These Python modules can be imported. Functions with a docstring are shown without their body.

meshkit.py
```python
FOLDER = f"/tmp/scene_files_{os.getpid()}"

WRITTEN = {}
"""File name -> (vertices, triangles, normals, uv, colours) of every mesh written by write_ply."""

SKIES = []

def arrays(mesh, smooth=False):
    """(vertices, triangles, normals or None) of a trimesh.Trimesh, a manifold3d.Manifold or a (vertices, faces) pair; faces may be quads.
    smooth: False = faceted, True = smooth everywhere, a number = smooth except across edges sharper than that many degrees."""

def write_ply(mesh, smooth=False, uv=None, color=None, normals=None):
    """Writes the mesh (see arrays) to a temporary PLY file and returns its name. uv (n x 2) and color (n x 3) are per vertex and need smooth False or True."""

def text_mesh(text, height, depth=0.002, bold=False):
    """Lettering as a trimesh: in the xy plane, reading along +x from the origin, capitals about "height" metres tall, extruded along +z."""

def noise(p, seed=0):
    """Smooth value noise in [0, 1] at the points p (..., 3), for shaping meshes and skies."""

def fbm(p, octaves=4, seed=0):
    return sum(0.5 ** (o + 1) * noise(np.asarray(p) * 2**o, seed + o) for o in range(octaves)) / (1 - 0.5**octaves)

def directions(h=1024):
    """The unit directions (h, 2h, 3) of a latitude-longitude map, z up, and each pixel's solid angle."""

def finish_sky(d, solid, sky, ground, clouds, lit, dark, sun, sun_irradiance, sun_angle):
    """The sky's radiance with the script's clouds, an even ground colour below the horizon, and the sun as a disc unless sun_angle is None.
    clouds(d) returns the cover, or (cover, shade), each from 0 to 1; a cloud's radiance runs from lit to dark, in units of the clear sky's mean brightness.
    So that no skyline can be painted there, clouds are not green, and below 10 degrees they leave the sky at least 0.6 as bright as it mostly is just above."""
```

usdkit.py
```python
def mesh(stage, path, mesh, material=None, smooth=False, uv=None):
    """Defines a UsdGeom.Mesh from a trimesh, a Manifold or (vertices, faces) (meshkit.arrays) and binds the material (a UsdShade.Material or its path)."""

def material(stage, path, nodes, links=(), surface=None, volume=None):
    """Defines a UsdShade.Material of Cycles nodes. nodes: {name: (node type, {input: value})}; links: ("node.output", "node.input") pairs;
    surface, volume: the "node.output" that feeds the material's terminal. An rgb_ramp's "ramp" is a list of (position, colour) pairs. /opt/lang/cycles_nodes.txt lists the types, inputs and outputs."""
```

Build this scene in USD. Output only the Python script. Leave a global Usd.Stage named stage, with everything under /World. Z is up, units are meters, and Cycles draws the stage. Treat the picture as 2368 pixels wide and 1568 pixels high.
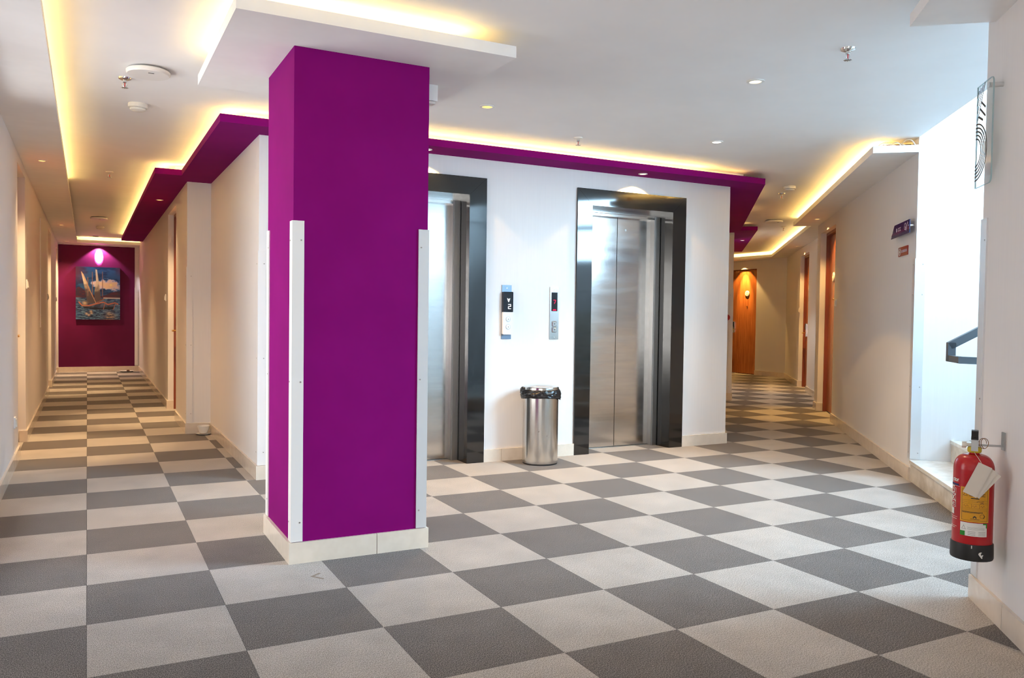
import math, random
import numpy as np
import trimesh
import shapely
from shapely.geometry import Polygon, LineString, Point, box as sbox
import meshkit, usdkit
from pxr import Usd, UsdGeom, UsdLux, UsdShade, Gf, Sdf, Vt

random.seed(7)
RNG = np.random.default_rng(7)
S = 0.5                       # one carpet tile is half a metre; plans below are written in tiles (u, v, z)
stage = Usd.Stage.CreateInMemory()
UsdGeom.SetStageUpAxis(stage, 'Z')
UsdGeom.SetStageMetersPerUnit(stage, 1.0)
W = UsdGeom.Xform.Define(stage, '/World')
stage.SetDefaultPrim(W.GetPrim())

# ------------------------------------------------------------------ camera
YAW, PITCH, ROLL, FPX = 0.4799, -0.0291, 0.0136, 1888.5
EYE = np.array([0.0071, -5.877, 2.3804]) * S
_f = np.array([math.sin(YAW) * math.cos(PITCH), math.cos(YAW) * math.cos(PITCH), math.sin(PITCH)])
_r0 = np.array([math.cos(YAW), -math.sin(YAW), 0.0])
_u0 = np.cross(_r0, _f)
_r = _r0 * math.cos(ROLL) + _u0 * math.sin(ROLL)
_u = np.cross(_r, _f)
cam = UsdGeom.Camera.Define(stage, '/World/camera')
cam.CreateHorizontalApertureAttr(36.0)
cam.CreateFocalLengthAttr(36.0 * FPX / 2368.0)
cam.CreateExposureAttr(0.38)
cam.AddTransformOp().Set(Gf.Matrix4d(*_r, 0, *_u, 0, *(-_f), 0, *EYE, 1))

# ------------------------------------------------------------------ daylight: the stair window and the lobby window behind the camera
D = np.array([0.643, 0.7659])          # the right-hand corridor runs along D
N = np.array([0.7659, -0.643])         # and its right wall lies on the N side
A0 = np.array([10.85, 2.09])           # corner of the right wall at the stair


def UV(t, s):
    return A0 + t * D + s * N


def rect_light(path, centre, toward, w, h, colour, intensity):
    l = UsdLux.RectLight.Define(stage, path)
    l.CreateWidthAttr(w); l.CreateHeightAttr(h)
    l.CreateColorAttr(Gf.Vec3f(*colour)); l.CreateIntensityAttr(intensity)
    z = -np.array(toward, float); z /= np.linalg.norm(z)
    x = np.cross([0, 0, 1.0], z) if abs(z[2]) < 0.9 else np.array([1.0, 0, 0])
    x /= np.linalg.norm(x)
    y = np.cross(z, x)
    l.AddTransformOp().Set(Gf.Matrix4d(*x, 0, *y, 0, *z, 0, *centre, 1))
    return l


STAIR_LOW, STAIR_HIGH = 25.0, 40.0
LOBBY_WIN = 7.0
SIDE_WIN = 4.4
_c = UV(-2.95, 5.45)
rect_light('/World/daylight_stair', (_c[0] * S, _c[1] * S, 4.65 * S), (-N[0], -N[1], 0), 2.4, 0.9, (0.50, 0.77, 1.0), STAIR_LOW)
rect_light('/World/daylight_stair_high', (_c[0] * S, _c[1] * S, 7.15 * S), (-N[0], -N[1], 0), 2.4, 1.6, (0.50, 0.77, 1.0), STAIR_HIGH)
rect_light('/World/daylight_lobby', (-2.2 * S, -9.0 * S, 2.6 * S), (0.0, 1.0, 0.0), 2.6, 2.2, (1.0, 0.97, 0.94), LOBBY_WIN)
rect_light('/World/daylight_side', (-1.75 * S, 3.4 * S, 2.5 * S), (1.0, 0.0, 0.0), 2.0, 2.1, (0.98, 0.97, 0.97), SIDE_WIN)
LED_COL, LED_STR = (1.0, 0.66, 0.19), 36.0
WARM = (1.0, 0.69, 0.36)
AMBER = (1.0, 0.58, 0.17)
CORR = (1.0, 0.67, 0.34)
SPOT = 9000.0

# ------------------------------------------------------------------ materials
LOOKS = {}
stage.DefinePrim('/World/Looks', 'Scope')


def mat(name, nodes, links=(), surface='p.BSDF'):
    LOOKS[name] = usdkit.material(stage, '/World/Looks/' + name, nodes, list(links), surface=surface)
    return LOOKS[name]


def plain(name, col, rough=0.5, metal=0.0, **kw):
    return mat(name, {'p': ('principled_bsdf', dict(base_color=col, roughness=rough, metallic=metal, **kw))})


def varied(name, c1, c2, scale, rough, stretch=(1, 1, 1), bump=0.0, detail=3.0, lo=0.35, hi=0.65, metal=0.0, dist=0.001, **kw):
    """Two tones mixed by noise, with a little relief."""
    nodes = {'g': ('geometry', {}), 'm': ('mapping', {'scale': stretch}),
             'n': ('noise_texture', {'scale': scale, 'detail': detail, 'roughness': 0.6}),
             'r': ('rgb_ramp', {'ramp': [(0.0, c1), (lo, c1), (hi, c2), (1.0, c2)]}),
             'p': ('principled_bsdf', dict(roughness=rough, metallic=metal, **kw))}
    links = [('g.position', 'm.vector'), ('m.vector', 'n.vector'), ('n.fac', 'r.fac'), ('r.color', 'p.base_color')]
    if bump:
        nodes['b'] = ('bump', {'strength': bump, 'distance': dist})
        links += [('n.fac', 'b.height'), ('b.normal', 'p.normal')]
    return mat(name, nodes, links)


def carpet(name, a, b, c):
    nodes = {'g': ('geometry', {}), 'm': ('mapping', {'scale': (1.0, 0.55, 1.0)}),
             'n': ('noise_texture', {'scale': 330.0, 'detail': 3.0, 'roughness': 0.75}),
             'n2': ('noise_texture', {'scale': 5.0, 'detail': 3.0, 'roughness': 0.6}),
             'r': ('rgb_ramp', {'ramp': [(0.0, a), (0.40, a), (0.5, b), (0.60, c), (1.0, c)]}),
             'r2': ('map_range', {'from_min': 0.3, 'from_max': 0.7, 'to_min': 0.90, 'to_max': 1.08}),
             'oi': ('object_info', {}),
             'r3': ('map_range', {'from_min': 0.0, 'from_max': 1.0, 'to_min': 0.96, 'to_max': 1.04}),
             'mm': ('math', {'math_type': 'multiply'}),
             'x': ('mix_color', {'blend_type': 'multiply', 'fac': 1.0}),
             'cc': ('combine_color', {}),
             'b': ('bump', {'strength': 0.6, 'distance': 0.003}),
             'p': ('principled_bsdf', {'roughness': 0.95, 'specular_ior_level': 0.1, 'sheen_weight': 0.15, 'sheen_roughness': 0.6})}
    links = [('g.position', 'm.vector'), ('m.vector', 'n.vector'), ('g.position', 'n2.vector'), ('n.fac', 'r.fac'),
             ('n2.fac', 'r2.value'), ('oi.random', 'r3.value'), ('r2.result', 'mm.value1'), ('r3.result', 'mm.value2'),
             ('mm.value', 'cc.r'), ('mm.value', 'cc.g'), ('mm.value', 'cc.b'), ('r.color', 'x.a'), ('cc.color', 'x.b'),
             ('x.result', 'p.base_color'), ('n.fac', 'b.height'), ('b.normal', 'p.normal')]
    return mat(name, nodes, links)


carpet('carpet_light', (0.21, 0.183, 0.162), (0.415, 0.375, 0.34), (0.62, 0.58, 0.54))
carpet('carpet_dark', (0.030, 0.024, 0.021), (0.108, 0.092, 0.084), (0.31, 0.277, 0.255))
plain('carpet_stain', (0.27, 0.22, 0.17), 0.95)
plain('carpet_backing', (0.03, 0.028, 0.026), 0.95)
varied('wall_paint', (0.779, 0.759, 0.754), (0.793, 0.773, 0.768), 60.0, 0.55, (1, 1, 0.05), 0.02, dist=0.0004)
varied('ceiling_paint', (0.85, 0.84, 0.84), (0.88, 0.87, 0.87), 2.2, 0.7, bump=0.08, detail=4, dist=0.004)
varied('white_trim', (0.85, 0.84, 0.835), (0.88, 0.87, 0.865), 6.0, 0.5)
varied('purple_paint', (0.195, 0.002, 0.130), (0.215, 0.003, 0.144), 3.0, 0.75, bump=0.05, detail=4, dist=0.002, specular_ior_level=0.06)
varied('magenta_paint', (0.11, 0.002, 0.048), (0.125, 0.0025, 0.055), 3.0, 0.55, bump=0.05, detail=4, dist=0.002, specular_ior_level=0.25)
varied('baseboard_tile', (0.72, 0.63, 0.53), (0.77, 0.68, 0.58), 12.0, 0.12)
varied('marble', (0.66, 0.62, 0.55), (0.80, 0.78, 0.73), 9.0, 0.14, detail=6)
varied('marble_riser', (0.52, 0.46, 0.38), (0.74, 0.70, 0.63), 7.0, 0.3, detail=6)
varied('granite', (0.0025, 0.0030, 0.0040), (0.035, 0.038, 0.044), 420.0, 0.06, lo=0.60, hi=0.80, detail=2, specular_ior_level=0.9)
plain('guard_white', (0.78, 0.76, 0.75), 0.4)
plain('guard_metal', (0.70, 0.70, 0.71), 0.38, 0.35)
plain('screw', (0.42, 0.40, 0.38), 0.35, 0.8)
mat('steel', {'g': ('geometry', {}), 'm': ('mapping', {'scale': (0.6, 1.0, 5.0)}), 'n': ('noise_texture', {'scale': 3.0, 'detail': 2.0}),
              'r': ('map_range', {'from_min': 0.3, 'from_max': 0.7, 'to_min': 0.15, 'to_max': 0.19}),
              'b': ('bump', {'strength': 0.03, 'distance': 0.01}),
              'p': ('principled_bsdf', {'base_color': (0.64, 0.63, 0.615), 'metallic': 1.0})},
    [('g.position', 'm.vector'), ('m.vector', 'n.vector'), ('n.fac', 'r.value'), ('r.result', 'p.roughness'), ('n.fac', 'b.height'), ('b.normal', 'p.normal')])
plain('steel_bright', (0.66, 0.65, 0.63), 0.16, 1.0)
plain('steel_blue', (0.16, 0.20, 0.26), 0.35, 0.8)
plain('steel_dull', (0.42, 0.42, 0.42), 0.35, 1.0)
mat('bin_steel', {'g': ('geometry', {}), 'n': ('noise_texture', {'scale': 45.0, 'detail': 3.0}),
                  'r': ('rgb_ramp', {'ramp': [(0.0, (0.62, 0.60, 0.57)), (0.70, (0.62, 0.60, 0.57)), (0.76, (0.25, 0.16, 0.10)), (1.0, (0.25, 0.16, 0.10))]}),
                  'p': ('principled_bsdf', {'metallic': 1.0, 'roughness': 0.2})},
    [('g.position', 'n.vector'), ('n.fac', 'r.fac'), ('r.color', 'p.base_color')])
plain('bin_bag', (0.010, 0.010, 0.012), 0.26)
plain('bin_lid', (0.55, 0.55, 0.56), 0.3, 0.2)
plain('black_gloss', (0.006, 0.008, 0.014), 0.08)
plain('black_rubber', (0.012, 0.011, 0.011), 0.45)
plain('white_plastic', (0.80, 0.79, 0.77), 0.35)
plain('cream_plastic', (0.78, 0.74, 0.67), 0.4)
plain('porcelain', (0.82, 0.81, 0.79), 0.12)
plain('food_brown', (0.11, 0.04, 0.015), 0.6)
plain('brass', (0.75, 0.50, 0.17), 0.18, 1.0)
plain('chrome', (0.72, 0.72, 0.72), 0.1, 1.0)
plain('rail_paint', (0.085, 0.105, 0.125), 0.35)
varied('extinguisher_red', (0.42, 0.006, 0.012), (0.46, 0.012, 0.016), 18.0, 0.24, detail=4)
plain('label_yellow', (0.66, 0.30, 0.006), 0.45)
plain('label_white', (0.78, 0.77, 0.74), 0.5)
plain('label_green', (0.01, 0.24, 0.012), 0.5)
plain('label_blue', (0.008, 0.02, 0.13), 0.5)
plain('ink_dark', (0.05, 0.035, 0.022), 0.6)
plain('ink_grey', (0.22, 0.21, 0.2), 0.6)
plain('paper', (0.66, 0.59, 0.52), 0.8)
plain('valve_yellow', (0.55, 0.42, 0.02), 0.5)
plain('sign_navy', (0.012, 0.018, 0.12), 0.12)
plain('sign_magenta', (0.14, 0.010, 0.10), 0.12)
plain('sign_print', (0.62, 0.50, 0.62), 0.5)
plain('sign_red', (0.26, 0.003, 0.006), 0.3)
plain('alarm_red', (0.55, 0.01, 0.012), 0.3)
plain('cable_white', (0.74, 0.73, 0.71), 0.5)
plain('timber', (0.22, 0.10, 0.035), 0.8)
plain('dark_hole', (0.02, 0.015, 0.012), 0.8)
plain('canvas_edge', (0.10, 0.07, 0.06), 0.7)
plain('gasket_dark', (0.02, 0.018, 0.017), 0.6)
mat('wood', {'g': ('geometry', {}), 'm': ('mapping', {'scale': (1.0, 1.0, 0.045)}), 'n': ('noise_texture', {'scale': 48.0, 'detail': 5.0, 'roughness': 0.62, 'distortion': 0.3}),
             'r': ('rgb_ramp', {'ramp': [(0.0, (0.24, 0.062, 0.017)), (0.38, (0.31, 0.090, 0.024)), (0.62, (0.46, 0.155, 0.045)), (1.0, (0.52, 0.20, 0.065))]}),
             'p': ('principled_bsdf', {'roughness': 0.24, 'specular_ior_level': 0.7})},
    [('g.position', 'm.vector'), ('m.vector', 'n.vector'), ('n.fac', 'r.fac'), ('r.color', 'p.base_color')])
plain('wood_frame', (0.25, 0.055, 0.018), 0.35)
plain('number_plate', (0.55, 0.42, 0.55), 0.3)
mat('led', {'e': ('emission', {'color': LED_COL, 'strength': LED_STR})}, surface='e.emission')
mat('led_bright', {'e': ('emission', {'color': (1.0, 0.62, 0.16), 'strength': LED_STR * 1.7})}, surface='e.emission')
mat('led_soft', {'e': ('emission', {'color': LED_COL, 'strength': LED_STR * 0.3})}, surface='e.emission')
mat('lamp_amber', {'e': ('emission', {'color': (1.0, 0.62, 0.16), 'strength': 1.7})}, surface='e.emission')
mat('lamp_warm', {'e': ('emission', {'color': (1.0, 0.80, 0.46), 'strength': 2.2})}, surface='e.emission')
mat('lamp_white', {'e': ('emission', {'color': (1.0, 0.93, 0.80), 'strength': 5.0})}, surface='e.emission')
mat('digit_white', {'e': ('emission', {'color': (0.9, 0.95, 1.0), 'strength': 1.6})}, surface='e.emission')
mat('digit_red', {'e': ('emission', {'color': (1.0, 0.02, 0.08), 'strength': 1.2})}, surface='e.emission')
mat('acrylic', {'t': ('transparent_bsdf', {'color': (0.95, 0.98, 0.98)}), 'gl': ('glossy_bsdf', {'color': (0.9, 0.9, 0.9), 'roughness': 0.03}),
                'x': ('mix_closure', {'fac': 0.06})},
    [('t.BSDF', 'x.closure1'), ('gl.BSDF', 'x.closure2')], surface='x.closure')
mat('acrylic_edge', {'p': ('principled_bsdf', {'base_color': (0.45, 0.62, 0.66), 'roughness': 0.1, 'alpha': 0.75})})
mat('window_glass', {'t': ('transparent_bsdf', {'color': (0.97, 0.98, 0.98)}), 'gl': ('glossy_bsdf', {'color': (0.9, 0.9, 0.9), 'roughness': 0.02}),
                     'f': ('fresnel', {'IOR': 1.3}), 'x': ('mix_closure', {})},
    [('f.fac', 'x.fac'), ('t.BSDF', 'x.closure1'), ('gl.BSDF', 'x.closure2')], surface='x.closure')
mat('painting', {'a': ('attribute', {'attribute': 'paint'}), 'p': ('principled_bsdf', {'roughness': 0.35})}, [('a.color', 'p.base_color')])

# ------------------------------------------------------------------ scene tree helpers
USED = {}
ORIGIN = {}


def numbered(parent, name):
    k = USED.get((parent, name), 0)
    USED[(parent, name)] = k + 1
    return name if k == 0 else f'{name}_{k:03d}'


def tag(prim, label=None, cat=None, group=None, kind=None):
    for k, v in (('label', label), ('category', cat), ('group', group), ('kind', kind)):
        if v:
            prim.SetCustomDataByKey(k, v)
    return prim


def thing(name, label, cat, loc=(0, 0, 0), group=None, kind=None, world=True):
    """An Xform at the thing's base (loc in metres). Children come in world metres and are moved to the thing's frame."""
    path = '/World/' + numbered('/World', name)
    x = UsdGeom.Xform.Define(stage, path)
    loc = np.array(loc, float)
    x.AddTranslateOp().Set(Gf.Vec3d(*loc))
    tag(x.GetPrim(), label, cat, group, kind)
    ORIGIN[path] = loc if world else np.zeros(3)
    return path


def obj(name, mesh, material, parent=None, smooth=False, label=None, cat=None, group=None, kind=None, tiles=False):
    """One Mesh prim from a trimesh in world metres (or in tiles)."""
    if isinstance(mesh, list):
        mesh = trimesh.util.concatenate(mesh)
    v, f = np.array(mesh.vertices, float), np.array(mesh.faces)
    if tiles:
        v = v * S
    base = parent or '/World'
    root = '/'.join(base.split('/')[:3])
    v = v - ORIGIN.get(root, np.zeros(3))
    path = base + '/' + numbered(base, name)
    p = usdkit.mesh(stage, path, trimesh.Trimesh(v, f, process=False), LOOKS[material], smooth=smooth)
    tag(p.GetPrim(), label, cat, group, kind)
    return path


def copy_of(path, name, loc, label, group=None, rot=None):
    new = '/World/' + numbered('/World', name)
    x = UsdGeom.Xform.Define(stage, new)
    x.GetPrim().GetReferences().AddInternalReference(Sdf.Path(path))
    x.ClearXformOpOrder()
    x.GetPrim().GetAttribute('xformOp:translate').Set(Gf.Vec3d(*loc))
    x.SetXformOpOrder([UsdGeom.XformOp(x.GetPrim().GetAttribute('xformOp:translate'))])
    x.GetPrim().SetInstanceable(True)
    tag(x.GetPrim(), label, None, group)
    return new


# ------------------------------------------------------------------ shape helpers (all return trimesh)
def bx(x0, x1, y0, y1, z0, z1):
    m = trimesh.creation.box((abs(x1 - x0), abs(y1 - y0), abs(z1 - z0)))
    m.apply_translation(((x0 + x1) / 2, (y0 + y1) / 2, (z0 + z1) / 2))
    return m


def prism(poly, z0, z1):
    if not isinstance(poly, (Polygon, shapely.MultiPolygon)):
        poly = Polygon([tuple(p) for p in poly])
    parts = []
    for g in getattr(poly, 'geoms', [poly]):
        if g.is_empty or g.area < 1e-7:
            continue
        m = trimesh.creation.extrude_polygon(g, z1 - z0, engine='earcut')
        m.apply_translation((0, 0, z0))
        parts.append(m)
    return trimesh.util.concatenate(parts)


def quad(t0, t1, s0, s1):
    return Polygon([UV(t0, s0), UV(t1, s0), UV(t1, s1), UV(t0, s1)])


def ts(t0, t1, s0, s1, z0, z1):
    return prism(quad(t0, t1, s0, s1), z0, z1)


def cyl(r, h, n=32, r2=None):
    """Upright lathe from z=0 to z=h."""
    return trimesh.creation.revolve(np.array([[0, 0], [r, 0], [r if r2 is None else r2, h], [0, h]]), sections=n)


def lathe(profile, n=40):
    return trimesh.creation.revolve(np.array(profile, float), sections=n)


def frame_to(m, origin, x, y, z):
    """Local axes of m laid along the world vectors x, y, z."""
    T = np.eye(4); T[:3, 0] = x; T[:3, 1] = y; T[:3, 2] = z; T[:3, 3] = origin
    m = m.copy(); m.apply_transform(T)
    return m


def moved(m, *d):
    m = m.copy(); m.apply_translation(d)
    return m


def tube(points, r, n=8):
    p = np.asarray(points, float)
    t = np.gradient(p, axis=0); t /= np.linalg.norm(t, axis=1, keepdims=True) + 1e-12
    ref = np.array([0, 0, 1.0]) if abs(t[0][2]) < 0.9 else np.array([1.0, 0, 0])
    a = np.cross(t[0], ref); a /= np.linalg.norm(a)
    rings = []
    for k in range(len(p)):
        a = a - t[k] * (a @ t[k]); a /= np.linalg.norm(a)
        b = np.cross(t[k], a)
        ang = np.arange(n) * 2 * np.pi / n
        rings.append(p[k] + r * (np.cos(ang)[:, None] * a + np.sin(ang)[:, None] * b))
    v = np.vstack(rings + [p[:1], p[-1:]])
    f = []
    for i in range(len(p) - 1):
        for j in range(n):
            q = (i * n + j, i * n + (j + 1) % n, (i + 1) * n + (j + 1) % n, (i + 1) * n + j)
            f += [(q[0], q[1], q[2]), (q[0], q[2], q[3])]
    e = len(p) * n
    for j in range(n):
        f += [(e, (j + 1) % n, j), (e + 1, (len(p) - 1) * n + j, (len(p) - 1) * n + (j + 1) % n)]
    m = trimesh.Trimesh(v, f, process=False)
    m.fix_normals()
    return m


def rounded_rect(w, h, r, n=5):
    return sbox(-w / 2 + r, -h / 2 + r, w / 2 - r, h / 2 - r).buffer(r, quad_segs=n)


def bevel_slab(poly, depth, c):
    """poly extruded along +z with the top edge chamfered by c (convex outline)."""
    low = np.array(poly.exterior.coords)[:-1]
    if Polygon(low).exterior.is_ccw is False:
        low = low[::-1]
    top = np.array(poly.buffer(-c, join_style=2).exterior.coords)[:-1]
    if len(top) != len(low):
        return prism(poly, 0, depth)
    if not Polygon(top).exterior.is_ccw:
        top = top[::-1]
    k = np.argmin(((top - low[0]) ** 2).sum(1)); top = np.roll(top, -k, 0)
    n = len(low)
    v = np.vstack([np.c_[low, np.zeros(n)], np.c_[low, np.full(n, depth - c)], np.c_[top, np.full(n, depth)]])
    return trimesh.convex.convex_hull(v)


# ================================================================== THE SETTING
ZC, ZS, ZF = 5.08, 4.86, 4.965         # ceiling, underside of the soffits, top of their fascias
LU, FV = -0.97, 29.2                   # left wall, far wall
IU0, IU1 = 1.715, 1.81                 # inner wall of the left corridor, near end and far end
EV = 5.99                              # elevator wall


def inner_u(v):
    return IU0 + (IU1 - IU0) * (v - 11.0) / (FV - 11.0)


C1 = np.array([10.79, 5.99])
SL, SL2 = -2.54, -2.08                 # left wall of the right-hand corridor, before and after its step
TL2 = 11.47
S2 = 0.45                              # second stretch of the right wall
U2 = 25.0                              # end wall of the right-hand corridor
T2C = (U2 - A0[0] - S2 * N[0]) / D[0]
SN = -0.79                             # near right wall
TB = (-8.4 - A0[1] - SN * N[1]) / D[1]

left_doors = [(9.25, 11.05, 4.70), (20.7, 22.72, 4.66), (27.3, 29.0, 4.64)]
inner_door = (13.32, 15.45, 4.68)
right_door = (7.12, 9.4, 4.60)
TE = 9.95                              # end of the first stretch of the right wall
right_door2 = (15.02, 17.25, 4.58)
end_door = (19.92, 21.50, 4.48)
REC = 0.22

core = [(2.15, EV), (2.15, 11.0), (IU0, 11.0), (IU1, FV)]
free = Polygon([(LU, FV), (LU, 1.0), (-5.5, 1.0), (-5.5, -8.4), tuple(UV(TB, SN)), tuple(UV(-5.38, SN)), tuple(UV(-5.38, 0)), tuple(UV(0, 0)),
                tuple(UV(TE, 0)), tuple(UV(TE, S2)), tuple(UV(T2C, S2)), (U2, 30.0), (22.1, 30.0), tuple(UV(20, SL2)), tuple(UV(TL2, SL2)), tuple(UV(TL2, SL)),
                tuple(C1), (9.41, EV), (9.41, 6.42), (7.69, 6.42), (7.69, EV), (5.39, EV), (5.39, 6.42), (3.65, 6.42), (3.65, EV), (2.15, EV), (2.15, 11.0), (IU0, 11.0), (IU1, FV)])
recesses = [sbox(LU - REC, a, LU + 0.01, b) for a, b, _ in left_doors] + [sbox(inner_u(14) - 0.03, inner_door[0], inner_u(14) + REC, inner_door[1]),
            quad(right_door[0], right_door[1], -0.01, REC), quad(right_door2[0], right_door2[1], S2 - 0.01, S2 + REC), sbox(U2 - 0.01, end_door[0], U2 + 0.1, end_door[1])]
CU0, CU1, CV0, CV1 = 1.72, 3.065, 1.875, 3.08
floor_area = shapely.union_all([free] + recesses).difference(sbox(CU0, CV0, CU1, CV1))

# ---- floor of carpet tiles
fl = thing('floor', 'checkerboard carpet of light and dark grey square carpet tiles', 'floor', kind='structure')
obj('floor_slab', prism(floor_area, -0.06, -0.010), 'carpet_backing', fl, tiles=True)
tiles = []
u0, v0, u1, v1 = floor_area.bounds
for i in range(int(math.floor(u0)), int(math.ceil(u1))):
    for j in range(int(math.floor(v0)), int(math.ceil(v1))):
        g = sbox(i + 0.0013, j + 0.0013, i + 0.9987, j + 0.9987).intersection(floor_area)
        g = shapely.MultiPolygon([q for q in getattr(g, 'geoms', [g]) if isinstance(q, Polygon) and q.area > 1e-3])
        if g.is_empty:
            continue
        c = np.array([g.centroid.x, g.centroid.y, 0]) * S - EYE
        depth = c @ _f
        if depth > 0.2:
            px, py = 1184 + FPX * (c @ _r) / depth, 784 - FPX * (c @ _u) / depth
            seen = -250 < px < 2600 and py < 1800
            if px < 400 and depth > 3 or not (610 < px < 1690 and j >= 6 and i > 2):
                pass
            if 2 < i < 16 and j >= 7 and (i - 10.85) * N[0] + (j - 2.09) * N[1] < SL - 1:
                seen = False
        else:
            seen = False
        size = g.area * 1e4 / max(depth, 0.3) ** 3 if seen else 0
        tiles.append((size, i, j, g))
tiles.sort(key=lambda q: (-q[0], q[1], q[2]))
rest = {0: [], 1: []}
for k, (size, i, j, g) in enumerate(tiles):
    m = prism(g, -0.010, 0.0)
    if k < 300 and size > 0:
        obj('carpet_tile', m, ('carpet_light', 'carpet_dark')[(i + j) % 2], fl, tiles=True)
    else:
        rest[(i + j) % 2].append(m)
for k in (0, 1):
    if rest[k]:
        obj('carpet_tile_field', rest[k], ('carpet_light', 'carpet_dark')[k], fl, tiles=True, kind='stuff', label=('light grey carpet tiles farther down the corridors', 'dark grey carpet tiles farther down the corridors')[k])

mark = [LineString([(1.885, 1.48), (1.805, 1.42), (1.875, 1.32)]).buffer(0.012)]
obj('carpet_mark', prism(shapely.union_all(mark), 0.0, 0.0006), 'carpet_stain', fl, tiles=True, label='faint brown worn mark on a light tile')
# ---- ceiling, open over the stair
lid = Polygon([(-6, -9), (26.5, -9), (26.5, 31), (-6, 31)]).difference(Polygon([UV(0, 0.004), UV(-5.38, 0.2), UV(-5.38, 6.5), UV(0, 6.5)]))
obj('ceiling', prism(lid, ZC, ZC + 0.1), 'ceiling_paint', tiles=True, label='flat white painted ceiling over the lobby and both corridors', cat='ceiling', kind='structure')


def wall(name, p0, p1, out, thick, z1, label, openings=(), material='wall_paint', z0=-0.06):
    """A wall from p0 to p1 whose room face lies on the line and whose body goes towards out; openings are (from, to, head) along it."""
    p0, p1, out = np.array(p0, float), np.array(p1, float), np.array(out, float)
    L = np.linalg.norm(p1 - p0); d = (p1 - p0) / L
    ms, at = [], 0.0

    def piece(a, b, za, zb):
        if b - a > 1e-4 and zb - za > 1e-4:
            ms.append(prism([p0 + d * a, p0 + d * b, p0 + d * b + out * thick, p0 + d * a + out * thick], za, zb))
    for a, b, head in openings:
        piece(at, a, z0, z1)
        piece(a, b, head, z1)
        at = b
    piece(at, L, z0, z1)
    return obj(name, ms, material, tiles=True, label=label, cat='wall', kind='structure')


wall('wall_left', (LU, 1.0), (LU, FV + 0.4), (-1, 0), 0.5, ZC, 'white corridor wall on the left with three recessed doors', [(0.4, 4.4, 4.7)] + [(a - 1.0, b - 1.0, h) for a, b, h in left_doors])
obj('wall_left_sill', prism(sbox(LU - 0.5, 1.4, LU, 5.4), -0.06, 0.3), 'wall_paint', tiles=True, label='low wall under the window of the left corridor wall', cat='wall', kind='structure')
wall('wall_far', (LU, FV), (IU1 + 0.3, FV), (0, 1), 0.4, ZC, 'end wall of the left corridor around the magenta panel')
obj('wall_far_paint', prism(sbox(LU + 0.02, FV - 0.012, 1.655, FV + 0.01), 0.2, 4.81), 'magenta_paint', tiles=True, label='dark magenta painted field on the end wall of the left corridor', cat='wall', kind='structure')
wall('wall_inner_far', (IU0, 11.0), (IU1, FV), (1, 0), 0.45, ZC, 'white right wall of the left corridor beyond the step, with one recessed door', [(inner_door[0] - 11.0, inner_door[1] - 11.0, inner_door[2])])
wall('wall_inner_near', (2.15, EV + 0.3), (2.15, 11.0), (1, 0), 0.3, ZC, 'white wall between the purple column and the step of the left corridor')
eo = [(3.35 - 2.15, 5.68 - 2.15, 4.56), (7.39 - 2.15, 9.72 - 2.15, 4.56)]
wall('wall_elevator', (2.15, EV), tuple(C1), (0, 1), 0.3, ZC, 'white wall holding the two elevators', eo)
wall('wall_corridor_left', tuple(C1), tuple(UV(TL2, SL)), -N, 0.3, ZC, 'hidden left wall of the right corridor behind the elevator wall')
wall('wall_corridor_left_far', tuple(UV(TL2, SL2)), tuple(UV(20, SL2)), -N, 0.6, ZC, 'stepped left wall of the right corridor seen past the elevator wall')
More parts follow.
